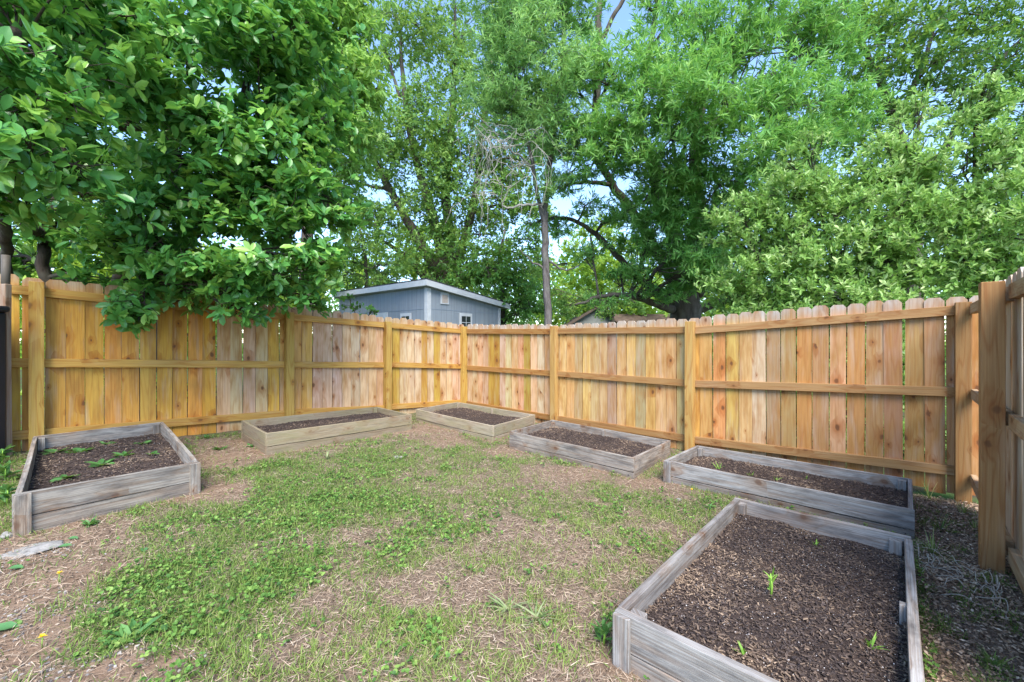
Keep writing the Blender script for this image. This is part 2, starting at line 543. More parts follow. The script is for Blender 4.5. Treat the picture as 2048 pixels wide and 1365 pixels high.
CHIP = (np.array([[0, .5, 0], [0, -.5, 0], [1, -.4, 0.02], [1, .45, 0.02], [0, .5, .25], [0, -.5, .25], [1, -.4, .25], [1, .45, .25]]),
        np.array([[4, 5, 6, 7], [0, 1, 5, 4], [1, 2, 6, 5], [2, 3, 7, 6], [3, 0, 4, 7]]))


def scatter(P, D, U, S, templ, width=None):
    """P base points, D leaf directions, U up hints, S sizes -> V, F"""
    T, Fc = templ
    D = unit(D); Zx = unit(U - D * np.sum(U * D, 1, keepdims=True)); Yx = np.cross(Zx, D)
    S = S[:, None, None]
    wy = S if width is None else width[:, None, None]
    Vv = P[:, None, :] + S * T[None, :, 0:1] * D[:, None, :] + wy * T[None, :, 1:2] * Yx[:, None, :] + S * T[None, :, 2:3] * Zx[:, None, :]
    k = len(T); n = len(P)
    Ff = (Fc[None] + (np.arange(n) * k)[:, None, None]).reshape(-1, Fc.shape[1])
    return Vv.reshape(-1, 3), Ff, k


def rand_dir(n):
    return unit(RNG.normal(size=(n, 3)))


def flat_dir(n, tilt):
    a = RNG.uniform(0, 2 * math.pi, n); t = np.tan(tilt)
    return unit(np.stack([np.cos(a), np.sin(a), t], -1))


def sample_yard(N, power=1.2, y0=2.2):
    """uniform in plan, thinned with the distance from the tripod"""
    out = []
    while sum(len(o) for o in out) < N:
        x = RNG.uniform(-5, 4.6, N); y = RNG.uniform(.7, 8.3, N)
        n, a = xy_na(x, y)
        ok = (n > .1) & (a > .1) & (a < 6.8) & (np.abs(x) < y * 1.32 + .3) & ~in_beds(x, y, .02)
        ok &= RNG.random(N) < np.minimum(1, (y0 / y) ** power)
        out.append(np.stack([x[ok], y[ok]], 1))
    return np.concatenate(out)[:N]


def stuff(name, P, D, U, S, templ, mat, rnd, label, cat, width=None):
    Vv, Ff, k = scatter(P, D, U, S, templ, width)
    o = link_mesh(name, Vv, Ff, mat, None, {'rnd': ('FLOAT', np.repeat(rnd, k))})
    return tag(o, label, cat, kind='stuff')


# dry grass
q = sample_yard(190000)
gm = green_map(q[:, 0], q[:, 1]); dm = blob(q[:, 0], q[:, 1], DIRT, .4); sm = strip_mask(q[:, 0], q[:, 1])
keep = (RNG.random(len(q)) < np.clip(.82 - .6 * dm - .38 * gm, .06, 1)) & (sm < .5)
q = q[keep]; n = len(q)
P = np.concatenate([q, (gz(q[:, 0], q[:, 1]) + RNG.uniform(-.002, .012, n))[:, None]], 1)
D = flat_dir(n, RNG.normal(.12, .22, n)); U = unit(RNG.normal(0, .5, (n, 3)) + [0, 0, 1])
M_DRY = blade_mat('dry_grass_blades', [(.085, .055, .037), (.25, .172, .118), (.41, .305, .22), (.54, .44, .34)], trans=.1)
stuff('dry_grass', P, D, U, RNG.uniform(.018, .06, n), BLADE, M_DRY, np.clip(RNG.normal(.5, .24, n), 0, 1), 'dry straw-coloured grass across the yard', 'dry grass', RNG.uniform(.0015, .0036, n))

# green grass blades
q = sample_yard(260000)
gm = green_map(q[:, 0], q[:, 1]); sm = strip_mask(q[:, 0], q[:, 1])
tuft = fbm(q[:, 0] * 9, q[:, 1] * 9, 61, 2)
keep = (RNG.random(len(q)) < np.clip((gm - .12) * 1.0 + (tuft - .5) * 1.3, .03, .95)) & ((sm < .5) | (tuft > .58))
q = q[keep]; n = len(q)
P = np.concatenate([q, gz(q[:, 0], q[:, 1])[:, None]], 1)
D = flat_dir(n, RNG.uniform(.25, 1.35, n)); U = unit(RNG.normal(0, .4, (n, 3)) + [0, 0, 1])
M_GRASS = blade_mat('green_grass_blades', [(.06, .125, .032), (.145, .235, .048), (.25, .33, .08), (.37, .40, .16)], trans=.35)
pale = np.clip(blob(q[:, 0], q[:, 1], STRAW, .5), 0, 1)
stuff('green_grass', P, D, U, RNG.uniform(.02, .06, n), BLADE, M_GRASS, np.clip(RNG.normal(.42, .2, n) + .25 * pale, 0, 1), 'short green grass growing in thin tufts', 'grass', RNG.uniform(.0025, .005, n))

# clover like ground cover: little rosettes of round leaves
q = sample_yard(52000, 1.0)
gm = green_map(q[:, 0], q[:, 1]); cm = blob(q[:, 0], q[:, 1], CLOVER, .4); sm = strip_mask(q[:, 0], q[:, 1])
tuft = fbm(q[:, 0] * 6 + 3, q[:, 1] * 6, 71, 3)
keep = (RNG.random(len(q)) < np.clip((gm - .48) * .5 + cm * .2 + (tuft - .52) * 1.7, .0, .8)) & (sm < .5)
q = q[keep]; hgt = RNG.uniform(.008, .04, len(q)); n0 = len(q)
rep = 4
q = np.repeat(q, rep, 0); n = len(q)
P = np.concatenate([q, (gz(q[:, 0], q[:, 1]) + np.repeat(hgt, rep))[:, None]], 1)
D = flat_dir(n, RNG.normal(.05, .35, n)); U = unit(RNG.normal(0, .35, (n, 3)) + [0, 0, 1])
M_CLOVER = blade_mat('clover_leaves', [(.045, .11, .03), (.10, .21, .045), (.18, .31, .065), (.30, .41, .11)], .5, .3)
stuff('ground_cover', P, D, U, RNG.uniform(.008, .02, n), (LEAF6[0] * [1, 1.9, 1], LEAF6[1]), M_CLOVER, np.clip(np.repeat(RNG.normal(.5, .2, n0), rep) + RNG.normal(0, .1, n), 0, 1), 'low green clover-like weeds spreading over the lawn', 'ground cover')

# brown leaf crumbs and bits over the dirt, and the litter strip by the side fence
q = sample_yard(40000)
dm = blob(q[:, 0], q[:, 1], DIRT, .5); sm = strip_mask(q[:, 0], q[:, 1])
keep = RNG.random(len(q)) < np.clip(.12 + .5 * dm + (sm > .5) * .0, 0, 1)
q = q[keep]; n = len(q)
P = np.concatenate([q, (gz(q[:, 0], q[:, 1]) + RNG.uniform(.002, .012, n))[:, None]], 1)
M_LITTER = blade_mat('litter', [(.055, .04, .03), (.145, .10, .07), (.25, .185, .13), (.40, .33, .26)], trans=.05)
stuff('leaf_litter', P, flat_dir(n, RNG.normal(0, .2, n)), unit(RNG.normal(0, .4, (n, 3)) + [0, 0, 1]), RNG.uniform(.005, .022, n), OVAL4, M_LITTER, np.clip(RNG.normal(.5, .28, n), 0, 1), 'brown leaf crumbs and twigs scattered on bare dirt', 'leaf litter')
N = 20000
a_ = RNG.uniform(6.40, 6.84, N); n_ = RNG.uniform(.02, 4.6, N); q = COR + n_[:, None] * EN + a_[:, None] * EA
x2 = RNG.uniform(0, 1, 1600); 
P = np.concatenate([q, (gz(q[:, 0], q[:, 1]) + RNG.uniform(.0, .03, N))[:, None]], 1)
M_MULCH = blade_mat('mulch_chips', [(.075, .052, .038), (.22, .145, .095), (.43, .30, .20), (.62, .48, .35)], trans=0)
stuff('mulch', P, flat_dir(N, RNG.normal(0, .3, N)), unit(RNG.normal(0, .5, (N, 3)) + [0, 0, 1]), RNG.uniform(.007, .028, N), OVAL4, M_MULCH, np.clip(RNG.normal(.42, .28, N), 0, 1), 'dark leaf mulch in the narrow strip beside the side fence', 'mulch')

# gravelly pale patches at the near edge
q = sample_yard(30000); gv = blob(q[:, 0], q[:, 1], [(110, 1340, .12), (60, 1110, .16), (240, 1310, .12), (30, 1240, .18), (420, 1290, .1)], .2)
keep = RNG.random(len(q)) < gv * .9; q = q[keep]; n = len(q)
P = np.concatenate([q, (gz(q[:, 0], q[:, 1]))[:, None]], 1)
M_GRAV = blade_mat('gravel_bits', [(.10, .09, .09), (.19, .17, .16), (.27, .24, .225), (.40, .37, .34)], trans=0)
stuff('gravel', P, flat_dir(n, RNG.normal(0, .2, n)), unit(RNG.normal(0, .3, (n, 3)) + [0, 0, 1]), RNG.uniform(.004, .013, n), (CHIP[0] * [1, .8, 1.6], CHIP[1]), M_GRAV, RNG.random(n), 'grey gravel bits showing through the dirt', 'gravel')

# ------------------------------------------------------------------ fences
OUT_L = np.array([-.744, .668]); OUT_R = np.array([.668, .744])
xN = [0, 1.69, 3.24, 4.56, 5.8]
L_RT = [1.76, 1.83, 1.905, 2.02, 2.065]; L_MID = [1.027, 1.126, 1.193, 1.26, 1.316]; L_BOT = [.325, .41, .514, .565, .615]
xA = [0, 2.18, 4.33, 5.3, 6.0, 6.75]
R_RT = [1.76, 1.72, 1.705, 1.76, 1.80, 1.845]; R_TOP = [1.847, 1.785, 1.82, 1.88, 1.914, 1.94]
R_MID = [1.0, .985, .974, 1.0, 1.02, 1.05]; R_BOT = [.30, .27, .255, .28, .30, .33]


def lerpc(a, b, t): return tuple(x + (y - x) * t for x, y in zip(a, b))


YEL = (.64, .335, .055); PINK = (.60, .43, .285); TAN = (.53, .32, .135); ORG = (.47, .215, .07); GRY = (.31, .25, .19); OLV = (.44, .30, .06); PALE = (.70, .58, .45)


def fence(name, label, o2, e, out, tops, tints, rail_tint, post_tint, posts, xs_, rt, mid, bot, ends, rail_ends, top_grey, pw=.105):
    root = empty(name, v3(o2 + e * ends[0], gz(*(o2 + e * ends[0]), False)), label, 'fence', 'wooden privacy fences round the yard')
    e3 = np.array([e[0], e[1], 0.]); o3 = np.array([out[0], out[1], 0.])
    # pickets bay by bay
    edges = [ends[0]] + [p for p, *_ in posts if ends[0] + .3 < p < ends[1] - .3] + [ends[1]]
    x = ends[0]; bay = 0; mb = MB()
    while x < ends[1] - .03:
        wd_ = random.uniform(.136, .144)
        c = x + wd_ / 2
        zt = np.interp(c, xs_, tops) + random.uniform(-.012, .012); zb = np.interp(c, xs_, bot) - .2 + random.uniform(-.03, .02)
        tint, tt = tints(c)
        p = o2 + e * c + out * (.070 + random.uniform(-.004, .004))
        mb.picket(p, e, wd_, out, .021, zb, zt, tint, tt if tt else lerpc(tint, top_grey, .85))
        x += wd_ + random.uniform(.005, .0095)
        if bay + 1 < len(edges) - 1 and x > edges[bay + 1]:
            mb.build('picket_panel', M_PINE, root); mb = MB(); bay += 1
    mb.build('picket_panel', M_PINE, root)
    # rails
    for i in range(len(rail_ends) - 1):
        a, b = rail_ends[i], rail_ends[i + 1]
        for arr, off in ((rt, -.045), (mid, 0), (bot, 0)):
            za = np.interp(a, xs_, arr) + off + random.uniform(-.006, .006); zb = np.interp(b, xs_, arr) + off + random.uniform(-.006, .006)
            p0 = v3(o2 + e * (a + pw / 2 * (a in [q[0] for q in posts])) + out * .0385, za); p1 = v3(o2 + e * (b - pw / 2 * (b in [q[0] for q in posts])) + out * .0385, zb)
            r = MB(); jt = random.uniform(.85, 1.12)
            r.board(p0, p1, (0, 0, 1), .088, o3, .04, tuple(min(1, q * jt) for q in rail_tint(.5 * (a + b))), nseg=8, warp=.003)
            r.build('rail', M_RAIL, root, bevel=.003)
    for pp, zt, zb, tn in posts:
        r = MB()
        p = o2 + e * pp
        r.board(v3(p, zb), v3(p, zt), e3, pw, o3, pw - .005, tn, nseg=8, warp=.002)
        r.build('post', M_RAIL, root, bevel=.004)
    return root


def left_tints(c):
    r = random.random()
    if c > 3.3:
        t = lerpc(YEL, ORG, .35 * r) if random.random() < .75 else lerpc(OLV, YEL, r)
        if c > 4.0: t = tuple(q * random.uniform(.85, 1.05) for q in t)
    elif c > 2.9: t = lerpc(TAN, YEL, r)
    elif random.random() < .16: t = OLV
    else: t = lerpc(PINK, TAN, .45 * r * r + .05)
    if 3.2 < c < 4.1 and random.random() < .5: t = lerpc(TAN, PINK, .5)
    return tuple(q * random.uniform(.92, 1.08) for q in t), None


def right_tints(c):
    r = random.random()
    if c < 2.15: t = lerpc(PINK, TAN, .45 * r) if random.random() < .85 else OLV
    elif c < 4.35: t = lerpc(TAN, (.60, .42, .19), r) if random.random() < .75 else lerpc(GRY, TAN, .4)
    else:
        t = [lerpc(ORG, PINK, .5 * r), lerpc(ORG, TAN, r), lerpc(PINK, TAN, r), lerpc(GRY, ORG, .55)][random.randrange(4)]
        if c < 4.95: t = lerpc(YEL, TAN, .35 + .3 * r)
        if c > 5.9: t = lerpc(ORG, GRY, .2 + .25 * r)
    return tuple(q * random.uniform(.84, 1.08) for q in t), None


def side_tints(c):
    t = lerpc(PALE, GRY, .7 * random.random()); return t, None


YP = (.45, .29, .07)
fence('wooden_fence', 'new yellow pine fence overhung by the large-leaved tree, stepping down toward the blue shed', COR, EN, OUT_L,
      [r + .095 for r in L_RT], left_tints, lambda c: (.50, .29, .07), None,
      [(0., 1.80, 0, YP), (1.69, 1.84, 0, YP), (3.24, 1.92, .1, YP), (5.6, 2.10, .3, YP)],
      xN, L_RT, L_MID, L_BOT, (-.05, 5.82), [0., 1.69, 3.24, 5.77], (.43, .33, .235))
fence('wooden_fence', 'long pine fence behind the grey beds before the thick-trunked oak, picket tops weathered grey', COR, EA, OUT_R,
      R_TOP, right_tints, lambda c: lerpc((.36, .18, .05), (.36, .21, .09), min(1, c / 5)), None,
      [(2.18, 1.76, 0, (.43, .27, .09)), (4.33, 1.77, -.05, (.45, .28, .09)), (6.75, 1.87, -.1, (.25, .135, .05))],
      xA, R_RT, R_MID, R_BOT, (.03, 6.86), [.06, 2.18, 4.33, 6.75], (.40, .37, .345))
SO = COR + EA * 6.772
fence('wooden_fence', 'short pine fence seen nearly end-on beside the near bed, with a thick brown post', SO, EN, EA,
      [1.93, 1.93, 1.94, 1.95, 1.96], side_tints, lambda c: (.42, .29, .17), None,
      [(1.75, 1.875, -.1, (.36, .195, .08))],
      xN, [1.855] * 5, [1.05, 1.05, 1.045, 1.04, 1.04], [.30, .27, .22, .22, .22], (.30, 3.5), [.06, 1.75, 3.45], (.50, .45, .40))
# the thick post stands on the yard side of its rails
for ob_ in C.objects:
    if ob_.name.startswith('post') and ob_.parent and ob_.parent.name == 'wooden_fence.002':
        ob_.location.x += float(-EA[0] * .04); ob_.location.y += float(-EA[1] * .04)

# end post, and the black bin at the picture's edge
pe = W(13, 700, 4.0)
r_ = empty('gate_post', (pe[0], pe[1], .4), 'slim grey-brown post standing at the outer end of the yellow fence', 'post')
mb = MB(); mb.board((pe[0], pe[1], .3), (pe[0], pe[1], 2.05), (1, 0, 0), .055, (0, 1, 0), .055, (.32, .24, .19), nseg=6, warp=.006); mb.build('pole', M_RAIL, r_, bevel=.008)
mb = MB(); mb.tube([(pe[0] - .01, pe[1], 1.98), (pe[0] - .012, pe[1] + .005, 2.15), (pe[0] - .016, pe[1] + .008, 2.32)], [.031, .03, .03], 10); mb.build('sleeve', simple_mat('dull_sleeve', (.10, .085, .07), .6), r_, True)
M_BLACK = simple_mat('black_plastic', (.012, .013, .018), .45, .4)
pb = W(-58, 760, 3.8)
r_ = empty('storage_bin', (pb[0], pb[1], .42), 'tall black plastic bin with a lid beside the end of the yellow fence', 'bin')
mb = MB(); mb.board((pb[0], pb[1], .42), (pb[0], pb[1], 1.78), (1, 0, 0), .30, (0, 1, 0), .30, nseg=3); mb.build('body', M_BLACK, r_, bevel=.02)
mb = MB(); mb.board((pb[0], pb[1], 1.783), (pb[0], pb[1], 1.84), (1, 0, 0), .33, (0, 1, 0), .33, nseg=1); mb.build('lid', M_BLACK, r_, bevel=.02)

# ------------------------------------------------------------------ raised beds
m, nt = new_mat('bed_soil'); g = NT(nt); tc = g.n('ShaderNodeTexCoord'); ob = tc.outputs['Object']
f1 = g.noise(ob, 90, 4, .75); f2 = g.noise(ob, 7, 3, .6)
col = g.mix(g.mapr(f1, .3, .7), (.026, .019, .018), (.095, .069, .06))
col = g.mix(g.mapr(f2, .5, .75, 0, .4), col, (.14, .09, .06))
g.out(g.principled(col, .95, .1, g.bump(f1, 1.0, .015))); M_SOIL = m
M_CHIP = blade_mat('bark_chips', [(.027, .02, .02), (.073, .054, .048), (.165, .115, .083), (.36, .26, .18)], trans=0)
BED_LABEL = {
    'A': 'weathered grey raised bed with green weeds in dark soil, nearest the black bin',
    'B': 'long greenish tan raised bed along the yellow fence under the hanging branches',
    'C': 'small tan raised bed tucked into the corner where two fences meet',
    'D': 'grey raised bed with bare mulch, between the corner bed and the blue-grey bed',
    'E': 'blue-grey raised bed with small sprouts against the fence below the leafy shrub',
    'F': 'largest nearest raised bed of rough grey boards with dark mulch and sprouts',
}


def make_bed(key):
    b = BEDS[key]; q = [na_xy(*p) for p in b['q']]
    # heights: straight lines from corner to corner
    zg = [gz(*p, False) for p in q]; zt = [z + b['h'] for z in zg]
    cen = np.mean(q, 0)
    root = empty('raised_bed', v3(cen, np.mean(zg)), BED_LABEL[key], 'garden bed', 'raised garden beds round the lawn')
    th = .036 if key == 'F' else .028
    wood = b['wood']
    for i in range(4):
        j = (i + 1) % 4
        p, r = q[i], q[j]; e = unit(r - p); nrm = np.array([-e[1], e[0]])
        if np.dot(nrm, cen - p) < 0: nrm = -nrm
        # long boards (front, back) run the full length; side boards butt between them
        longb = i in (0, 2)
        s0 = 0 if longb else th + .002
        p0 = p + e * s0 + nrm * th / 2; p1 = r - e * s0 + nrm * th / 2
        bh = .14
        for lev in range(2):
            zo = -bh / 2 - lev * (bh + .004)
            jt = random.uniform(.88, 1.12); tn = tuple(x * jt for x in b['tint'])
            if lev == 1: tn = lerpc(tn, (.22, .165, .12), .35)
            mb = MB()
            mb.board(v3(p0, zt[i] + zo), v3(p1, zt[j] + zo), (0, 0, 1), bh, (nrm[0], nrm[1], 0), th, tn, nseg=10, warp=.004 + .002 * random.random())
            for fr in (.03, .05, .95, .97):
                for dz in (-.035, .035):
                    if random.random() < .25: continue
                    ln = np.linalg.norm(p1 - p0); fx = (.045 if fr < .5 else ln - .045); c2 = p0 + e * (fx + random.uniform(-.012, .012)) - nrm * (th / 2 + .0012)
                    zz = zt[i] + (zt[j] - zt[i]) * fx / ln + zo + dz + random.uniform(-.01, .01)
                    mb.tube([v3(c2 + nrm * .006, zz), v3(c2, zz)], [.0042, .0042], 8, (.03, .028, .028))
            mb.build('side_board', wood, root, bevel=.003)
    # corner posts inside
    inn = []
    for i in range(4):
        d1 = unit(q[(i + 1) % 4] - q[i]); d2 = unit(q[(i - 1) % 4] - q[i])
        c = q[i] + d1 * (th + .034) + d2 * (th + .026)
        mb = MB(); jt = random.uniform(.8, 1.05)
        mb.board(v3(c, zg[i] - .03), v3(c, zt[i] - random.uniform(.004, .02)), (d1[0], d1[1], 0), .06, (d2[0], d2[1], 0), .045, tuple(x * jt for x in b['tint']), nseg=2)
        mb.build('corner_post', wood, root, bevel=.003)
    # a mid stake on the inside of the long boards
    if key in 'CDF':
        for i in ((2,) if key != 'F' else (1,)):
            p, r = q[i], q[(i + 1) % 4]; e = unit(r - p); nrm = np.array([-e[1], e[0]])
            if np.dot(nrm, cen - p) < 0: nrm = -nrm
            c = (p + r) / 2 + nrm * (th + .014); z = (zt[i] + zt[(i + 1) % 4]) / 2
            mb = MB(); mb.board(v3(c, z - .26), v3(c, z - .012), (e[0], e[1], 0), .038, (nrm[0], nrm[1], 0), .024, b['tint'], nseg=2); mb.build('stake', wood, root, bevel=.003)
    # outside batten at the ends of the front board
    for i, j in ((0, 1), (1, 0)):
        e = unit(q[j] - q[i]); nrm = np.array([-e[1], e[0]])
        if np.dot(nrm, cen - q[i]) > 0: nrm = -nrm
        if key in 'AFE' and (i == 0 or key == 'A'):
            c = q[i] + e * .035 + nrm * .0105
            mb = MB(); mb.board(v3(c, zg[i] - .05), v3(c, zt[i] - .004), (e[0], e[1], 0), .068, (nrm[0], nrm[1], 0), .018, tuple(x * .95 for x in b['tint']), nseg=2); mb.build('batten', wood, root, bevel=.002)
    # soil
    ns, nt_ = 46, 30
    s, t = np.meshgrid(np.linspace(0, 1, ns), np.linspace(0, 1, nt_))
    s, t = s.ravel(), t.ravel()
    Q = np.array(q); Qi = cen + (Q - cen) * (1 - th * .9 / np.linalg.norm(Q - cen, axis=1, keepdims=True) * 1.3)
    pos = ((1 - s) * (1 - t))[:, None] * Qi[0] + (s * (1 - t))[:, None] * Qi[1] + (s * t)[:, None] * Qi[2] + ((1 - s) * t)[:, None] * Qi[3]
    zt_ = (1 - s) * (1 - t) * zt[0] + s * (1 - t) * zt[1] + s * t * zt[2] + (1 - s) * t * zt[3]
    zs = zt_ - b['soil'] + (fbm(pos[:, 0] * 5, pos[:, 1] * 5, 31) - .5) * .035 + (vnoise(pos[:, 0] * 30, pos[:, 1] * 30, 33) - .5) * .01
    I = np.arange(ns * nt_).reshape(nt_, ns)
    F = np.stack([I[:-1, :-1], I[:-1, 1:], I[1:, 1:], I[1:, :-1]], -1).reshape(-1, 4)
    link_mesh('soil', np.concatenate([pos, zs[:, None]], 1), F, M_SOIL, root, None, True)
    # bark chips
    n = {'F': 17000, 'E': 5500, 'A': 5000, 'D': 4500}.get(key, 2500)
    s = RNG.random(n) * .97 + .015; t = RNG.random(n) * .97 + .015
    pos = ((1 - s) * (1 - t))[:, None] * Qi[0] + (s * (1 - t))[:, None] * Qi[1] + (s * t)[:, None] * Qi[2] + ((1 - s) * t)[:, None] * Qi[3]
    zt_ = (1 - s) * (1 - t) * zt[0] + s * (1 - t) * zt[1] + s * t * zt[2] + (1 - s) * t * zt[3]
    zs = zt_ - b['soil'] + (fbm(pos[:, 0] * 5, pos[:, 1] * 5, 31) - .5) * .035 + RNG.uniform(-.002, .01, n)
    P = np.concatenate([pos, zs[:, None]], 1)
    edge = np.minimum(np.minimum(s, 1 - s), np.minimum(t, 1 - t))
    pale = np.clip(fbm(pos[:, 0] * 3.4, pos[:, 1] * 3.4, 41) * 2.3 - 1.0 + (edge < .1) * .12 + (key in 'CD') * .15, 0, 1)
    rn = np.clip(RNG.normal(.33, .19, n) + pale * .5, 0, 1)
    big = 1 if key == 'F' else 1.25
    Vv, Ff, k = scatter(P, flat_dir(n, RNG.normal(0, .3, n)), unit(RNG.normal(0, .4, (n, 3)) + [0, 0, 1]), RNG.uniform(.005, .020, n) * big, (CHIP[0] * [1, 1, .6], CHIP[1]), M_CHIP and RNG.uniform(.002, .007, n) * big)
    o = link_mesh('bark_chips', Vv, Ff, M_CHIP, root, {'rnd': ('FLOAT', np.repeat(rn, k))}); o['kind'] = 'stuff'
    if key in 'FA':
        n = 650 if key == 'F' else 160
        s = RNG.random(n) * .94 + .03; t = RNG.random(n) * .94 + .03
        pos = ((1 - s) * (1 - t))[:, None] * Qi[0] + (s * (1 - t))[:, None] * Qi[1] + (s * t)[:, None] * Qi[2] + ((1 - s) * t)[:, None] * Qi[3]
        zt_ = (1 - s) * (1 - t) * zt[0] + s * (1 - t) * zt[1] + s * t * zt[2] + (1 - s) * t * zt[3]
        zs = zt_ - b['soil'] + (fbm(pos[:, 0] * 5, pos[:, 1] * 5, 31) - .5) * .035 + .006
        Vv, Ff, k = scatter(np.concatenate([pos, zs[:, None]], 1), flat_dir(n, RNG.normal(0, .4, n)), unit(RNG.normal(0, .4, (n, 3)) + [0, 0, 1]), RNG.uniform(.0012, .0026, n) * RNG.uniform(.8, 2., n), (CHIP[0] * [1, 1, 2], CHIP[1]))
        o = link_mesh('perlite', Vv, Ff, M_PERL, root); o['kind'] = 'stuff'
    return root


M_PERL = simple_mat('perlite_white', (.55, .51, .5), .9, .1)
for k_ in 'ABCDEF': make_bed(k_)


def soil_z(key, x, y):
    b = BEDS[key]
    return gz(x, y, False) + b['h'] - b['soil'] + (fbm(np.array(x) * 5, np.array(y) * 5, 31) - .5) * .035


# ------------------------------------------------------------------ small plants and bits
M_SPROUT = leaf_mat('sprout_green', (.12, .26, .03), (.18, .36, .05), (.28, .45, .08), .5, .3, .35)
M_WEED = leaf_mat('weed_green', (.045, .12, .03), (.07, .19, .05), (.12, .26, .07), .5, .3, .3)
M_PALEB = blade_mat('pale_strappy', [(.12, .18, .06), (.22, .29, .12), (.34, .37, .20)], .6, .3)


def plant(name, label, cat, p, blades, length, width, mat, spread, templ=BLADE, group=None, stemh=0.0, part='leaves'):
    """a small plant of real blades rising from point p"""
    root = empty(name, p, label, cat, group)
    n = blades
    P = np.tile(np.asarray(p, float), (n, 1)) + RNG.normal(0, .006, (n, 3)) * [1, 1, 0]
    if stemh: P[:, 2] += RNG.uniform(.15, 1, n) * stemh
    D = flat_dir(n, RNG.uniform(spread[0], spread[1], n)); U = unit(RNG.normal(0, .2, (n, 3)) + [0, 0, 1])
    S = RNG.uniform(.65, 1.1, n) * length
    Vv, Ff, k = scatter(P, D, U, S, templ, np.full(n, width) * RNG.uniform(.8, 1.2, n))
    link_mesh(part, Vv, Ff, mat, root, {'rnd': ('FLOAT', np.repeat(RNG.random(n), k))})
    if stemh:
        mb = MB(); mb.tube([p, np.asarray(p) + [.004, 0, stemh * .5], np.asarray(p) + [.0, .004, stemh]], [.006, .005, .003], 6); mb.build('stem', M_STEMG, root, True)
    return root


M_STEMG = simple_mat('green_stem', (.20, .36, .05), .6)


def on_soil(key, u, v):
    b = BEDS[key]; p = gp(u, v, b['h'] - b['soil']); p[2] = soil_z(key, p[0], p[1]) - .004; return p


for (u, v, nb, L, lab) in ((1542, 1195, 9, .085, 'tallest bright green sprout near the middle of the near bed'),
                           (1488, 1312, 6, .055, 'small green sprout nearest the front board of the near bed'),
                           (1742, 1297, 7, .065, 'bright sprout beside the side board of the near bed'),
                           (1630, 1090, 7, .05, 'pale curled seedling below the back board of the near bed'),
                           (1462, 1040, 5, .04, 'tiny sprout in the back corner of the near bed by its square post')):
    tall = 'tallest' in lab
    plant('seedling', lab, 'seedling', on_soil('F', u, v), nb, L * (.6 if tall else 1), .010, M_SPROUT, (.5, 1.3) if not tall else (.5, 1.5), group='sprouts in the garden beds', stemh=.11 if tall else 0)
for (u, v, L, lab) in ((1436, 938, .085, 'first and tallest sprout from the lawn end of the blue-grey bed'),
                       (1502, 952, .06, 'wispy sprout, second from the lawn end of the blue-grey bed'),
                       (1552, 960, .055, 'sprout midway along the blue-grey bed'),
                       (1612, 958, .05, 'sprout by the back board of the blue-grey bed')):
    plant('seedling', lab, 'seedling', on_soil('E', u, v), 7, L, .009, M_SPROUT, (.6, 1.4), group='sprouts in the garden beds')
for (u, v, L, lab) in ((135, 958, .10, 'leafy weed by the front board of the weedy bed'), (205, 930, .12, 'spreading weed in the middle of the weedy bed'), (245, 912, .10, 'flat weed behind the middle one of the weedy bed'),
                       (160, 905, .11, 'weed on the shaded soil near the outer board of the weedy bed'), (285, 887, .09, 'weed close to the back corner post of the weedy bed'), (110, 905, .12, 'dark weed along the outer back of the weedy bed'),
                       (215, 890, .08, 'small weed by the back board of the weedy bed'), (305, 910, .07, 'small weed beside the inner side board of the weedy bed')):
    plant('weed', lab, 'weed', on_soil('A', u, v), 16, L, L * .8, M_WEED, (-.02, .5), LEAF6, 'weeds in the weedy grey bed')


def on_ground(u, v, dz=0.0):
    p = gp(u, v); p[2] = gz(p[0], p[1]) + dz; return p


plant('grass_clump', 'pale striped strappy clump on dry lawn, the farther of two from the near bed', 'plant', on_ground(1015, 1222), 22, .12, .011, M_PALEB, (.05, .7), group='strappy clumps on the lawn')
plant('grass_clump', 'pale striped strappy clump on the dry lawn, the one closer to the near bed', 'plant', on_ground(1072, 1240), 24, .12, .011, M_PALEB, (.05, .7), group='strappy clumps on the lawn')
plant('grass_clump', 'pale wispy clump in the clover close to the greenish bed', 'plant', on_ground(655, 918), 14, .13, .012, M_PALEB, (.2, .9), group='strappy clumps on the lawn')
plant('weed', 'broad-leaved weed in the clover in front of the weedy bed', 'weed', on_ground(265, 1275), 14, .11, .06, M_WEED, (.05, .8), LEAF6)
plant('weed', 'small green weed against the front board of the weedy bed', 'weed', on_ground(178, 1052), 18, .07, .04, M_WEED, (.1, .9), LEAF6)
plant('weed', 'green weed growing at the outer corner of the near bed', 'weed', on_ground(1207, 1290), 16, .07, .045, M_WEED, (.2, 1.2), LEAF6, stemh=.08)
plant('weed', 'leafy weed on the lawn tip between the near bed and the blue-grey bed', 'weed', on_ground(1420, 1022), 12, .07, .03, M_WEED, (.1, .9), LEAF6)
for (u, v, L, lab) in ((1860, 1000, .20, 'long grass tuft at the foot of the fence by the blue-grey bed'), (1905, 985, .26, 'arching grass tuft in the shade before the fence end post'), (1880, 1062, .16, 'grass tuft in the mulch beside the blue-grey bed end'),
                       (1950, 1065, .12, 'low grass tuft in the mulch next to the thick post'), (1865, 1110, .18, 'thin grass tuft at the back corner of the near bed'), (1925, 1030, .16, 'grass tuft at the base of the fence end post'), (1990, 1335, .09, 'small tuft in the mulch nearest the picture edge')):
    plant('grass_tuft', lab, 'grass tuft', on_ground(u, v), 26, L, .006, M_GRASS, (.2, 1.3), group='grass tufts in the mulch strip')
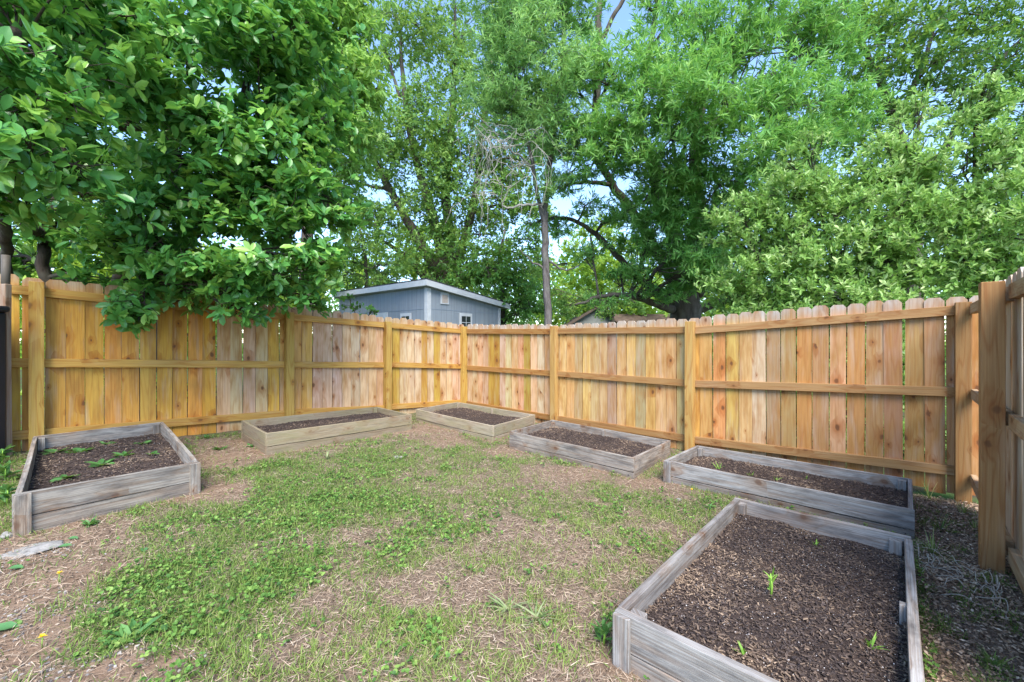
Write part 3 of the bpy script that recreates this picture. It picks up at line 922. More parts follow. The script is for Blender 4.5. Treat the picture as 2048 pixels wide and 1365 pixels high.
for (u, v, s, lab) in ((10, 960, .11, 'big-leaved weed between the black bin and the weedy bed'), (14, 1010, .09, 'smaller weed beside the outer side of the weedy bed'), (4, 930, .1, 'weed in the shade right under the black bin')):
    plant('weed', lab, 'weed', on_ground(u, v), 22, s, s * .7, M_WEED, (.05, 1.0), LEAF6, 'weeds beside the bin', stemh=.12)
for (u, v, lab) in ((412, 878, 'weed on the bare dirt between two beds near the fence'), (500, 895, 'small weed beside the end of the greenish bed'), (440, 900, 'tiny weed on the dirt by the corner of the weedy bed')):
    plant('weed', lab, 'weed', on_ground(u, v), 14, .09, .05, M_WEED, (.05, .6), LEAF6, 'weeds on the bare dirt')

# dandelions
M_YEL = simple_mat('yellow_petal', (.75, .52, .02), .6)
for (u, v, lab) in ((1383, 991, 'yellow dandelion on the lawn beside the blue-grey bed'), (118, 1167, 'yellow dandelion in the thin dirt in front of the weedy bed'), (84, 1297, 'small yellow flower nearest the picture edge')):
    p = on_ground(u, v); root = empty('dandelion', p, lab, 'flower', 'yellow dandelions')
    mb = MB(); mb.tube([p, p + [0, 0, .02], p + [.002, 0, .045]], [.002, .0018, .0016], 5); mb.build('stem', M_STEMG, root, True)
    n = 26; PP = np.tile(p + [.002, 0, .045], (n, 1)); Vv, Ff, k = scatter(PP, flat_dir(n, RNG.uniform(0, .9, n)), np.tile([0, 0, 1.], (n, 1)), RNG.uniform(.010, .016, n), NARROW, np.full(n, .03))
    link_mesh('petals', Vv, Ff, M_YEL, root)

# fallen green magnolia leaves
M_FALL = leaf_mat('fallen_leaf_green', (.06, .16, .05), (.08, .20, .07), (.10, .24, .07), .5, .4, .15)
for (u, v, L, rz, lab) in ((130, 1094, .062, .3, 'small round green leaf fallen on the dirt patch before the weedy bed'), (2, 1262, .095, .5, 'largest fallen green leaf, at the picture edge'), (30, 1140, .065, .25, 'narrow pale fallen leaf on the bare dirt near the edge'),
                           (288, 1105, .06, -.8, 'pale folded fallen leaf lying in the clover'), (145, 1078, .055, .1, 'tiny fallen green leaf close to the grey bed front board')):
    p = on_ground(u, v, .012); d = np.array([[math.cos(rz), math.sin(rz), .06]])
    T = LEAF8[0] * [1, 1.15, 1.6]
    Vv, Ff, k = scatter(p[None] - d * L / 2, d, np.array([[.1, -.1, 1.]]), np.array([L]), (T, LEAF8[1]))
    root = empty('fallen_leaf', p, lab, 'leaf', 'fallen green leaves')
    link_mesh('blade', Vv, Ff, M_FALL, root, {'rnd': ('FLOAT', np.full(len(Vv), .5))}, True)
# stones
M_STONE = simple_mat('pale_stone', (.24, .225, .21), .9, .15, .35, 25, .01)
for (u, v, sx, sy, sz, lab) in ((796, 914, .055, .035, .02, 'flat white stone on the lawn in front of the greenish bed'), (1357, 1001, .022, .02, .018, 'small white stone on the lawn beside the blue-grey bed'), (62, 1098, .13, .085, .012, 'flat grey stone half buried in the dirt before the weedy bed'), (12, 1072, .035, .03, .025, 'small pale stone at the corner of the weedy bed')):
    p = on_ground(u, v, sz * .1); me = bpy.data.meshes.new('stone')
    import bmesh
    bm = bmesh.new(); bmesh.ops.create_icosphere(bm, subdivisions=3, radius=1)
    for vv in bm.verts:
        nz = 1 + .25 * (float(vnoise(vv.co.x * 1.7 + u, vv.co.y * 1.7 + vv.co.z * 2.1, 9)) - .5) * 2
        vv.co = (vv.co.x * sx * nz, vv.co.y * sy * nz, vv.co.z * sz * nz)
    for f in bm.faces: f.smooth = True
    bm.to_mesh(me); bm.free(); me.materials.append(M_STONE)
    o = bpy.data.objects.new('stone', me); C.objects.link(o); o.location = [float(x) for x in p]; o.rotation_euler.z = random.random() * 3
    tag(o, lab, 'stone', 'pale stones lying in the yard')
# tangle of dry stems beside the thick post
p = on_ground(1915, 1160, .0); root = empty('dry_stems', p, 'tangle of pale dry stems lying on the mulch beside the thick post', 'dead stems')
mb = MB()
for i in range(46):
    s = p + np.array([RNG.uniform(-.16, .16), RNG.uniform(-.32, .34), 0]); n_s, a_s = xy_na(s[0], s[1])
    a_s = np.clip(a_s, 6.42, 6.7); s = v3(na_xy(n_s, a_s), 0)
    d = RNG.uniform(0, 6.28); L = RNG.uniform(.12, .4); pts = []
    cur = s.copy()
    for k in range(6):
        cur = cur + np.array([math.cos(d), math.sin(d), 0]) * L / 6; d += RNG.normal(0, .5)
        n_s, a_s = xy_na(cur[0], cur[1]); cur[:2] = na_xy(n_s, np.clip(a_s, 6.41, 6.72))
        pts.append([cur[0], cur[1], gz(cur[0], cur[1]) + .012 + .06 * math.sin(k / 5 * 3.1) * RNG.random()])
    mb.tube(smooth_path(pts, 3), np.linspace(.003, .0015, 16), 4)
mb.build('stems', simple_mat('dry_stem', (.42, .36, .29), .8), root, True)

# ------------------------------------------------------------------ shed and far house
def siding_mat():
    m, nt = new_mat('blue_grey_siding'); g = NT(nt); tc = g.n('ShaderNodeTexCoord'); ob = tc.outputs['Object']
    dt = g.n('ShaderNodeVectorMath', operation='DOT_PRODUCT'); g.l(ob, dt.inputs[0]); dt.inputs[1].default_value = (-.766 + .643, .643 + .766, 0)
    fr = g.math('FRACT', g.math('DIVIDE', dt.outputs['Value'], .2))
    groove = g.mapr(g.math('ABSOLUTE', g.math('SUBTRACT', fr, .5)), .03, .07, 1, 0)
    n1 = g.noise(g.scale_vec(ob, 6, 6, .35), 3.5, 4, .6); n2 = g.noise(ob, 1.4, 4, .65)
    col = g.mix(g.mapr(n1, .3, .7), (.165, .193, .23), (.215, .243, .28))
    col = g.mix(g.mapr(n2, .48, .75, 0, .5), col, (.25, .26, .265))
    col = g.mix(g.math('MULTIPLY', groove, .28), col, (.07, .085, .105))
    g.out(g.principled(col, .75, .2)); return m


M_SID = siding_mat()
M_TRIM = simple_mat('white_trim', (.40, .415, .44), .6, .3, .1)
M_SHIN = simple_mat('dark_shingles', (.035, .037, .042), .9, .2, .4, 14)
M_GLASS = simple_mat('dark_window_glass', (.02, .024, .028), .08, .6, .2)
M_SOFF = simple_mat('grey_soffit', (.33, .34, .35), .7)
s0 = np.array([-2.36, 12.0]); dl = np.array([-.766, .643]); dr = np.array([.643, .766])
LL, LR = 4.85, 3.05; zb = -.5; zH, zL = 3.03, 2.64
shed = empty('shed', (s0[0], s0[1], zb), 'blue-grey garden shed with a sloping roof and white trim beyond the fence corner', 'shed')
P_ = lambda a, b, z: np.array([*(s0 + dl * a + dr * b), z])


def prism(mb, pts, F=None, **k):
    mb.add(pts, F or [(0, 1, 2, 3), (7, 6, 5, 4), (0, 4, 5, 1), (1, 5, 6, 2), (2, 6, 7, 3), (3, 7, 4, 0)], **k)


mb = MB(); prism(mb, [P_(0, 0, zb), P_(LL, 0, zb), P_(LL, 0, zH), P_(0, 0, zH), P_(0, .1, zb), P_(LL, .1, zb), P_(LL, .1, zH), P_(0, .1, zH)]); wl = mb.build('wall', M_SID, shed)
mb = MB(); prism(mb, [P_(0, .101, zb), P_(0, LR, zb), P_(0, LR, zL), P_(0, .101, zH - .013), P_(.1, .101, zb), P_(.1, LR, zb), P_(.1, LR, zL), P_(.1, .101, zH - .013)]); wr = mb.build('wall', M_SID, shed)
mb = MB(); prism(mb, [P_(.101, LR, zb), P_(LL, LR, zb), P_(LL, LR, zL), P_(.101, LR, zL), P_(.101, LR - .1, zb), P_(LL, LR - .1, zb), P_(LL, LR - .1, zL), P_(.101, LR - .1, zL)]); mb.build('wall', M_SID, shed)
mb = MB(); prism(mb, [P_(LL, .101, zb), P_(LL, LR - .101, zb), P_(LL, LR - .101, zL), P_(LL, .101, zH - .013), P_(LL - .1, .101, zb), P_(LL - .1, LR - .101, zb), P_(LL - .1, LR - .101, zL), P_(LL - .1, .101, zH - .013)]); mb.build('wall', M_SID, shed)
oh = .16; sl_ = (zL - zH) / LR
zr = lambda b: zH + .03 + sl_ * b
mb = MB(); prism(mb, [P_(-oh, -oh, zr(-oh) + .13), P_(LL + oh, -oh, zr(-oh) + .13), P_(LL + oh, LR + .35, zr(LR + .35) + .13), P_(-oh, LR + .35, zr(LR + .35) + .13),
                      P_(-oh, -oh, zr(-oh) + .165), P_(LL + oh, -oh, zr(-oh) + .165), P_(LL + oh, LR + .35, zr(LR + .35) + .165), P_(-oh, LR + .35, zr(LR + .35) + .165)]); rf = mb.build('roof', M_SHIN, shed)
mb = MB(); e_ = oh - .025
prism(mb, [P_(-e_, -e_, zr(0) - .02), P_(LL + e_, -e_, zr(0) - .02), P_(LL + e_, LR + .32, zr(LR + .32) - .02), P_(-e_, LR + .32, zr(LR + .32) - .02),
           P_(-e_, -e_, zr(0) + .128), P_(LL + e_, -e_, zr(0) + .128), P_(LL + e_, LR + .32, zr(LR + .32) + .128), P_(-e_, LR + .32, zr(LR + .32) + .128)]); mb.build('soffit', M_SOFF, rf)
mb = MB()
prism(mb, [P_(-oh, -oh, zr(-oh) - .03), P_(LL + oh, -oh, zr(-oh) - .03), P_(LL + oh, -oh, zr(-oh) + .129), P_(-oh, -oh, zr(-oh) + .129), P_(-oh, -e_ - .001, zr(-oh) - .03), P_(LL + oh, -e_ - .001, zr(-oh) - .03), P_(LL + oh, -e_ - .001, zr(-oh) + .129), P_(-oh, -e_ - .001, zr(-oh) + .129)]); mb.build('fascia', M_TRIM, rf)
mb = MB(); f0, f1 = -e_, LR + .35
prism(mb, [P_(-oh, f0, zr(f0) - .03), P_(-oh, f1, zr(f1) - .03), P_(-oh, f1, zr(f1) + .129), P_(-oh, f0, zr(f0) + .129), P_(-e_ - .001, f0, zr(f0) - .03), P_(-e_ - .001, f1, zr(f1) - .03), P_(-e_ - .001, f1, zr(f1) + .129), P_(-e_ - .001, f0, zr(f0) + .129)]); mb.build('fascia', M_TRIM, rf)


def wall_rect(name, side, c, w, z0, z1, mat, parent, d0, d1):
    f = (lambda x, d, z: P_(x, -d, z)) if side == 'l' else (lambda x, d, z: P_(-d, x, z))
    mb = MB(); prism(mb, [f(c - w / 2, d0, z0), f(c + w / 2, d0, z0), f(c + w / 2, d0, z1), f(c - w / 2, d0, z1), f(c - w / 2, d1, z0), f(c + w / 2, d1, z0), f(c + w / 2, d1, z1), f(c - w / 2, d1, z1)])
    return mb.build(name, mat, parent)


wall_rect('corner_trim', 'l', .055, .11, zb, zH - .01, M_TRIM, shed, .002, .022)
wall_rect('corner_trim', 'r', .044, .132, zb, zH - .02, M_TRIM, shed, .002, .022)
wall_rect('corner_trim', 'r', LR - .05, .1, zb, zL - .02, M_TRIM, shed, .002, .022)


def along(u, side):
    k = (u - 1024) / FPX; d = dl if side == 'l' else dr
    return (k * s0[1] - s0[0]) / (d[0] - k * d[1])


def window(side, u0, u1, ztop, label=None):
    a, b = sorted((along(u0, side), along(u1, side))); c = (a + b) / 2; w = b - a
    ht = 1.15 * w + .15
    fr = wall_rect('window', side, c, w, ztop - ht, ztop, M_TRIM, shed, .002, .03)
    for i in (-1, 1):
        for j in range(3):
            pw = (w - .17) / 2
            wall_rect('pane', side, c + i * (pw / 2 + .012), pw, ztop - .09 - (j + 1) * .2 + .02, ztop - .09 - j * .2, M_GLASS, fr, .0305, .034)


window('r', 918.5, 943, 1.52 + (682.5 - 628) / FPX * 13.3)
window('l', 802, 823, 1.52 + (682.5 - 627) / FPX * 12.65)
a, b = along(738, 'l'), along(776, 'l')
dd = wall_rect('door', 'l', (a + b) / 2, abs(b - a), zb, 1.52 + (682.5 - 625) / FPX * 13.2, M_TRIM, shed, .002, .03)
a, b = along(880.6, 'r'), along(897, 'r'); zv1 = 1.52 + (682.5 - 586) / FPX * 12.5; zv0 = 1.52 + (682.5 - 609) / FPX * 12.5
vt = wall_rect('vent', 'r', (a + b) / 2, abs(b - a), zv0, zv1, M_TRIM, shed, .002, .025)
mb = MB()
for j in range(6):
    z = zv0 + .05 + j * (zv1 - zv0 - .1) / 6
    f = lambda x, d, z: P_(-d, x, z)
    c0, c1 = min(a, b) + .05, max(a, b) - .05
    prism(mb, [f(c0, .0255, z), f(c1, .0255, z), f(c1, .0255, z + .022), f(c0, .0255, z + .022), f(c0, .032, z - .01), f(c1, .032, z - .01), f(c1, .032, z + .012), f(c0, .032, z + .012)])
mb.build('louvres', simple_mat('tan_louvre', (.36, .30, .26), .7), vt)
for side, d in (('l', LL), ('r', LR)):
    wall_rect('siding_seam', side, d / 2 + .05, d - .2, 2.418, 2.43, simple_mat('seam', (.17, .21, .27), .8), wl if side == 'l' else wr, .001, .006)

hc = W(1190, 616, 25)
house = empty('house', (hc[0], hc[1], 0), 'distant low house with a brown shingle roof glimpsed behind the foliage', 'house')
M_HSH = simple_mat('brown_shingles', (.09, .065, .05), .9, .15, .3, 5); M_HW = simple_mat('grey_house_wall', (.15, .16, .15), .8)
hx, hy, hz = hc; ez = hz - 1.0
mb = MB()
mb.add([(hx - 1.6, hy, -.5), (hx + 1.6, hy, -.5), (hx + 1.6, hy, ez), (hx, hy, hz - .12), (hx - 1.6, hy, ez), (hx - 1.6, hy + 6, -.5), (hx + 1.6, hy + 6, -.5), (hx + 1.6, hy + 6, ez), (hx, hy + 6, hz - .12), (hx - 1.6, hy + 6, ez)],
       [(0, 1, 2, 3, 4), (9, 8, 7, 6, 5), (0, 5, 6, 1), (1, 6, 7, 2), (0, 4, 9, 5)]); mb.build('wall', M_HW, house)
mb = MB()
for sx in (-1, 1):
    A = [(hx, hy - .3, hz), (hx + sx * 2.1, hy - .3, ez - .3), (hx + sx * 2.1, hy + 6.3, ez - .3), (hx, hy + 6.3, hz)]
    prism(mb, A + [(x, y, z - .1) for x, y, z in A])
prism(mb, [(hx + 1.2, hy + 2.6, hz - .2), (hx + 5.5, hy + 2.6, hz - .2), (hx + 6.2, hy + .8, ez - .25), (hx + 1.2, hy + .8, ez - .25), (hx + 1.2, hy + 2.6, hz - .3), (hx + 5.5, hy + 2.6, hz - .3), (hx + 6.2, hy + .8, ez - .35), (hx + 1.2, hy + .8, ez - .35)])
mb.build('roof', M_HSH, house)
mb = MB(); mb.add([(hx + 1.61, hy + 1.2, -.5), (hx + 5.6, hy + 1.2, -.5), (hx + 5.6, hy + 1.2, ez - .2), (hx + 1.61, hy + 1.2, ez - .2), (hx + 1.61, hy + 2.4, -.5), (hx + 5.6, hy + 2.4, -.5), (hx + 5.6, hy + 2.4, ez - .2), (hx + 1.61, hy + 2.4, ez - .2)],
           [(0, 1, 2, 3), (1, 5, 6, 2), (3, 2, 6, 7)]); mb.build('wall', M_HW, house)

# ------------------------------------------------------------------ trees
M_BARK = bark_mat('oak_bark', (.045, .036, .03), (.12, .10, .085))
M_BARKD = bark_mat('dark_bark', (.03, .024, .02), (.085, .065, .052), 14)
M_BARKG = bark_mat('grey_bark', (.06, .05, .047), (.17, .15, .145), 16)
M_DEAD = simple_mat('dead_wood', (.30, .285, .26), .85, .1, .2, 12)


def make_tree(name, label, cat, base, limbs, lobes, leaf, bark, group=None, part='crown', dens=2.2, twig_r=.012, sub=9, seedv=0):
    """limbs: lists of (u, v, Y, r) or ('w', x, y, z, r); lobes: (u, v, Y, radius_px, [flatten]); leaf: dict of leaf numbers"""
    root = empty(name, base, label, cat, group)
    mb = MB(); nodes = []; rads = []
    for lim in limbs:
        pts = np.array([W(*q[:3]) if q[0] != 'w' else np.array(q[1:4]) for q in lim]); rr = np.array([q[-1] for q in lim])
        sp = smooth_path(np.concatenate([pts, rr[:, None]], 1), 6)
        sp[1:-1, :3] += RNG.normal(0, .015, (len(sp) - 2, 3))
        mb.tube(sp[:, :3], np.maximum(sp[:, 3], .006), 10 if rr.max() > .12 else 7)
        nodes.append(sp[:, :3]); rads.append(sp[:, 3])
    nodes = np.concatenate(nodes); rads = np.concatenate(rads)
    tips = []; axes = []; tsh = []
    area1 = leaf['size'] ** 2 * leaf['asp'] * .6
    for lo in lobes:
        c = W(*lo[:3]); r = lo[3] * 1.1 / FPX * lo[2]; fl = lo[4] if len(lo) > 4 else .85; dm = lo[5] if len(lo) > 5 else 1.0
        R = np.array([r, r * 1.05, r * fl])
        # branch from the nearest limb point that lies below
        d = np.linalg.norm(nodes - c, axis=1) + np.maximum(0, nodes[:, 2] - c[2]) * 1.5 + np.where(rads < .02, 5, 0)
        k = int(np.argmin(d)); st = nodes[k]
        midp = (st + c) / 2 + np.array([0, 0, .12 * np.linalg.norm(c - st)]) + RNG.normal(0, .06 * r, 3)
        br = min(rads[k] * .7, .025 + .012 * np.linalg.norm(c - st))
        sp = smooth_path([st, midp, c], 5)
        mb.tube(sp, np.linspace(br, br * .45, len(sp)), 6)
        ns = sub
        sd = rand_dir(ns) * R * RNG.uniform(.45, .98, (ns, 1)); sc = c + sd
        for s_ in sc:
            j = RNG.integers(3, len(sp)); a0 = sp[j]
            b = (a0 + s_) / 2 + RNG.normal(0, .08 * r, 3)
            tw = smooth_path([a0, b, s_], 4); mb.tube(tw, np.linspace(br * .45, twig_r * .35, len(tw)), 5, cap=False)
            for _ in range(4):
                e = s_ + RNG.normal(0, .26 * r, 3) * [1, 1, .6]; j2 = RNG.integers(3, len(tw))
                mb.tube([tw[j2], (tw[j2] + e) / 2 + RNG.normal(0, .03 * r, 3), e], [twig_r * .55, twig_r * .4, twig_r * .2], 3, cap=False)
        ntips = int(dens * dm * leaf['lai'] * math.pi * r * r * fl / (area1 * leaf['per']))
        pick = RNG.integers(0, ns, ntips)
        tp = sc[pick] + RNG.normal(0, 1, (ntips, 3)) * R * np.array([.27, .27, .17 if fl > .5 else .3])
        ax = unit((tp - c) / R * .75 + np.array([0, 0, leaf.get('up', .55)]) + RNG.normal(0, .45, (ntips, 3)))
        tips.append(tp); axes.append(ax); tsh.append(RNG.random(ns)[pick] * .3 - .15 + RNG.normal(0, .16, ntips))
    mb.build('trunk', bark, root, True)
    tips = np.concatenate(tips); axes = np.concatenate(axes); tsh = np.concatenate(tsh)
    per = leaf['per']; n = len(tips) * per
    T = np.repeat(tips, per, 0); A = np.repeat(axes, per, 0)
    e1 = unit(np.cross(A, rand_dir(n)))
    el = RNG.uniform(*leaf['el'], n)[:, None]
    D = A * np.cos(el) + e1 * np.sin(el) + np.array([0, 0, -1.]) * leaf.get('droop', 0) * RNG.uniform(.3, 1.2, (n, 1))
    P = T - A * RNG.uniform(0, leaf['twig'], (n, 1))
    U = A * leaf.get('face', .6) + np.array([0, 0, .6]) + RNG.normal(0, .35, (n, 3))
    S = leaf['size'] * RNG.uniform(.5, 1.2, n)
    Vv, Ff, k = scatter(P, D, U, S, leaf['templ'])
    rn = np.clip(np.repeat(tsh, per) + RNG.normal(.45, .17, n), 0, 1)
    yn = RNG.random(len(tips)) < leaf.get('young', .06)
    rn = np.where(np.repeat(yn, per), np.clip(rn + .5, 0, 1), rn)
    o = link_mesh(part, Vv, Ff, leaf['mat'], root, {'rnd': ('FLOAT', np.repeat(rn, k))}, leaf.get('smooth', False))
    return root


def wide(t, s): return (t[0] * [1, s, 1], t[1])


MAG = dict(mat=leaf_mat('magnolia_leaf', (0.065, 0.22, 0.055), (0.13, 0.35, 0.075), (0.32, 0.54, 0.11), .32, .55, 0.42, (.22, .42, .04)), templ=LEAF8, size=.128, asp=.42, per=8, el=(.75, 1.65), twig=.07, lai=2.6, up=.6, face=1.0, young=.1, smooth=True)
LIME = dict(mat=leaf_mat('drooping_leaf', (0.15, 0.33, 0.07), (0.27, 0.46, 0.1), (0.42, 0.6, 0.2), .5, .35, 0.5, (.4, .6, .1)), templ=wide(LEAF6, .6), size=.19, asp=.26, per=9, el=(.5, 1.3), twig=.3, lai=2.0, droop=.9, up=.2)
CEN = dict(mat=leaf_mat('elm_leaf', (0.08, 0.19, 0.05), (0.16, 0.33, 0.075), (0.33, 0.49, 0.14), .5, .35, 0.45, (.35, .5, .08)), templ=OVAL4, size=.16, asp=.5, per=9, el=(.5, 1.5), twig=.35, lai=1.6)
FEA = dict(mat=leaf_mat('feathery_leaf', (0.17, 0.34, 0.12), (0.28, 0.51, 0.17), (0.44, 0.63, 0.27), .5, .35, 0.48, (.35, .55, .12)), templ=NARROW, size=.17, asp=.19, per=12, el=(.3, 1.2), twig=.25, lai=2.0, droop=.25, up=.5)
WIL = dict(mat=leaf_mat('willow_oak_leaf', (0.1, 0.27, 0.065), (0.21, 0.46, 0.105), (0.4, 0.62, 0.2), .42, .45, 0.48, (.28, .5, .07)), templ=NARROW, size=.19, asp=.2, per=11, el=(.45, 1.35), twig=.13, lai=2.0, up=.5)
DRK = dict(mat=leaf_mat('oak_leaf_dark', (0.044, 0.138, 0.035), (0.088, 0.237, 0.050), (0.213, 0.375, 0.075), .5, .35, 0.42, (.3, .45, .05)), templ=wide(LEAF6, .8), size=.16, asp=.35, per=9, el=(.5, 1.5), twig=.25, lai=1.6)
SHR = dict(mat=leaf_mat('shrub_leaf', (0.15, 0.28, 0.065), (0.28, 0.47, 0.11), (0.5, 0.63, 0.27), .45, .4, 0.42, (.35, .55, .12)), templ=wide(LEAF6, .78), size=.085, asp=.33, per=11, el=(.45, 1.3), twig=.16, lai=2.0, up=.8, young=.18)
BAK = dict(mat=leaf_mat('backlit_tint_leaf', (.12, .24, .03), (.24, .40, .05), (.42, .56, .12), .55, .3, .5, (.6, .75, .1)), templ=OVAL4, size=.17, asp=.5, per=9, el=(.4, 1.5), twig=.3, lai=2.2)  # backlight is put into this bright yellow-green leaf colour
UND = dict(mat=leaf_mat('understory_leaf', (0.07, 0.19, 0.045), (0.13, 0.31, 0.06), (0.29, 0.47, 0.1), .5, .35, 0.42, (.3, .45, .06)), templ=OVAL4, size=.14, asp=.5, per=9, el=(.4, 1.5), twig=.3, lai=1.8)

make_tree('magnolia_tree', 'glossy large-leaved dark green tree whose boughs hang over the yellow fence', 'tree', (-5.3, 5.2, .4),
          [[('w', -5.3, 5.2, .2, .10), (98, 560, 4.9, .062), (88, 480, 4.9, .058), (110, 400, 4.9, .055), (130, 250, 4.8, .06), (140, 100, 4.6, .05), (150, -60, 4.5, .04)],
           [('w', -5.1, 5.9, .2, .12), (240, 560, 5.9, .09), (330, 525, 5.6, .08), (400, 450, 5.6, .07), (460, 330, 5.5, .055), (500, 150, 5.5, .045), (500, 0, 5.5, .035)],
           [('w', -4.9, 6.1, .2, .09), (310, 520, 6.0, .08), (340, 400, 5.8, .075), (350, 300, 5.7, .06), (330, 150, 5.4, .05), (330, 20, 5.2, .04)],
           [(88, 480, 4.9, .06), (40, 420, 4.0, .05), (30, 300, 3.5, .04), (60, 150, 3.3, .035)],
           [(400, 450, 5.6, .06), (500, 420, 5.4, .045), (600, 380, 5.3, .035)],
           [(330, 525, 5.6, .05), (320, 555, 5.0, .04), (290, 570, 4.65, .025)],
           [('w', *W(-12, 900, 4.75), .06), (10, 560, 4.6, .05), (8, 420, 4.1, .045), (16, 250, 3.6, .04), (30, 60, 3.2, .035)]],
          [(30, 70, 3.2, 130), (150, 60, 3.6, 130), (40, 210, 3.0, 90, .7), (110, 180, 3.6, 80), (60, 330, 3.0, 110, .5), (150, 370, 3.3, 60, .5), (-60, 150, 3, 120), (-60, 380, 3.2, 100),
           (300, 60, 4.6, 150), (430, 40, 5.0, 140), (560, 90, 5.3, 110), (260, 180, 4.6, 90), (380, 190, 4.9, 120), (520, 210, 5.2, 130), (600, 245, 5.4, 80), (450, 300, 5.0, 120), (580, 330, 5.3, 110), (640, 395, 5.4, 58),
           (200, 320, 5.8, 95), (130, 290, 5.4, 75), (60, 440, 4.8, 60), (160, 450, 5.8, 60), (240, 260, 5.6, 80), (40, 510, 5.0, 45), (330, 310, 4.9, 90, .6), (270, 420, 4.8, 95, .6), (390, 410, 4.9, 100), (500, 420, 5.1, 110), (595, 450, 5.3, 80), (682, 440, 5.5, 34), (230, 500, 4.7, 70, .6), (330, 510, 4.8, 100, .7), (440, 520, 4.9, 100, .7), (560, 530, 5.1, 85, .7), (630, 520, 5.2, 50),
           (285, 585, 4.55, 60, 1.0), (270, 615, 4.5, 38, 1.0), (480, 590, 4.85, 45, .9), (495, 620, 4.8, 30, 1.), (590, 600, 5.4, 50, .5), (400, 575, 4.9, 60, .6), (210, 20, 4.2, 100), (180, 560, 4.9, 40, .6)],
          MAG, M_BARKD, twig_r=.012, sub=9)

make_tree('drooping_tree', 'bright light green tree with hanging leaf sprays just beyond the magnolia', 'tree', W(610, 800, 9.5),
          [[('w', *W(610, 830, 9.5), .16), (612, 600, 9.5, .14), (620, 380, 9.5, .11), (640, 200, 9.5, .08), (650, 0, 9.5, .05)], [(620, 380, 9.5, .08), (690, 240, 9.3, .05), (720, 120, 9.2, .03)]],
          [(600, 20, 9, 100), (690, 140, 8.6, 60), (720, 240, 8.8, 50), (740, 180, 9, 40), (670, 20, 8.8, 70), (660, 90, 9, 80), (700, 180, 9.2, 70), (610, 190, 9, 90), (680, 290, 9.3, 65), (560, 60, 9, 90), (720, 60, 9.5, 50), (640, -40, 9, 90), (690, 380, 9.8, 45), (730, 300, 10, 35)], LIME, M_BARK)

make_tree('elm_tree', 'tall multi-stemmed tree with trunks fanning out directly behind the shed', 'tree', W(875, 740, 17),
          [[('w', *W(872, 750, 17), .32), (875, 560, 17, .30), (830, 470, 17, .20), (780, 380, 16.8, .15), (745, 310, 16.6, .10), (720, 220, 16.4, .05)],
           [(880, 600, 17, .28), (885, 530, 17, .24), (865, 430, 17, .20), (835, 330, 16.8, .15), (810, 200, 16.6, .10), (800, 60, 16.5, .05)],
           [(885, 590, 17.2, .26), (900, 500, 17.3, .22), (892, 380, 17.3, .18), (905, 220, 17.3, .13), (910, 60, 17.2, .07), (905, -60, 17.2, .04)],
           [(890, 590, 17, .24), (925, 490, 17, .19), (950, 390, 16.8, .14), (965, 260, 16.8, .10), (985, 120, 16.6, .06)],
           [(870, 590, 17, .16), (820, 520, 16.6, .10), (760, 480, 16.2, .06)], [(780, 380, 16.8, .07), (730, 370, 16.5, .05), (690, 360, 16.3, .03)], [(800, 200, 16.6, .07), (770, 90, 16.4, .04)]],
          [(755, 300, 16.5, 65), (725, 240, 16.3, 50), (800, 270, 16.5, 75), (830, 200, 16.5, 60), (870, 260, 16.8, 75), (930, 290, 16.8, 75), (845, 60, 16.6, 75), (900, 130, 17, 55), (940, 60, 17, 80), (960, 190, 16.6, 70), (790, 20, 16.4, 55), (770, 110, 16.4, 35),
           (840, 350, 16.8, 75), (905, 370, 17, 70), (960, 380, 16.8, 70), (790, 410, 16.8, 50), (700, 345, 16, 35), (850, 430, 16.5, 60), (925, 450, 16.8, 60), (980, 470, 16.6, 60), (770, 470, 16.2, 45), (820, 500, 16.3, 45), (1010, 330, 16.8, 55), (1000, 420, 17, 50), (940, 530, 16, 50), (900, 500, 16, 45), (860, 530, 15.8, 40), (990, 550, 16, 45), (1040, 540, 16, 40), (1045, 250, 17, 55), (1065, 330, 17, 48), (1090, 290, 17.4, 45), (1030, 400, 17, 48), (1070, 430, 17.2, 42), (985, 330, 17, 50), (730, 420, 16.4, 40), (1080, 520, 17, 38), (875, -20, 17, 60)], CEN, M_BARK, sub=10)

t4 = make_tree('slim_tree', 'slender straight grey trunk with feathery light foliage, rising behind the fence between shed and oak', 'tree', W(1095, 780, 10.8),
               [[('w', *W(1096, 800, 10.8), .115), (1095, 640, 10.8, .10), (1092, 520, 10.8, .092), (1090, 430, 10.8, .088), (1095, 360, 10.8, .075), (1110, 250, 10.6, .065), (1125, 120, 10.4, .05), (1130, -20, 10.3, .04)],
                [(1090, 450, 10.8, .06), (1075, 390, 10.7, .05), (1065, 330, 10.5, .045), (1040, 200, 10.2, .035), (1020, 60, 10, .03)],
                [(1095, 520, 10.8, .03), (1130, 540, 10.8, .02), (1160, 530, 10.7, .012)], [(1092, 540, 10.8, .03), (1060, 520, 10.8, .018), (1040, 500, 10.8, .01)]],
               [(1000, 60, 10, 85), (1070, 40, 10, 90), (980, 150, 10, 70), (1050, 140, 10, 80), (1120, 110, 10.2, 80), (1090, 210, 10.2, 75), (1010, 220, 10, 60, .6), (1140, 230, 10.2, 65), (1060, 270, 10.3, 55, .6), (1150, 300, 10.4, 50, .6), (1105, 370, 10.6, 35), (1000, -40, 10, 90), (1110, -40, 10, 80)], FEA, M_BARKG, sub=10)
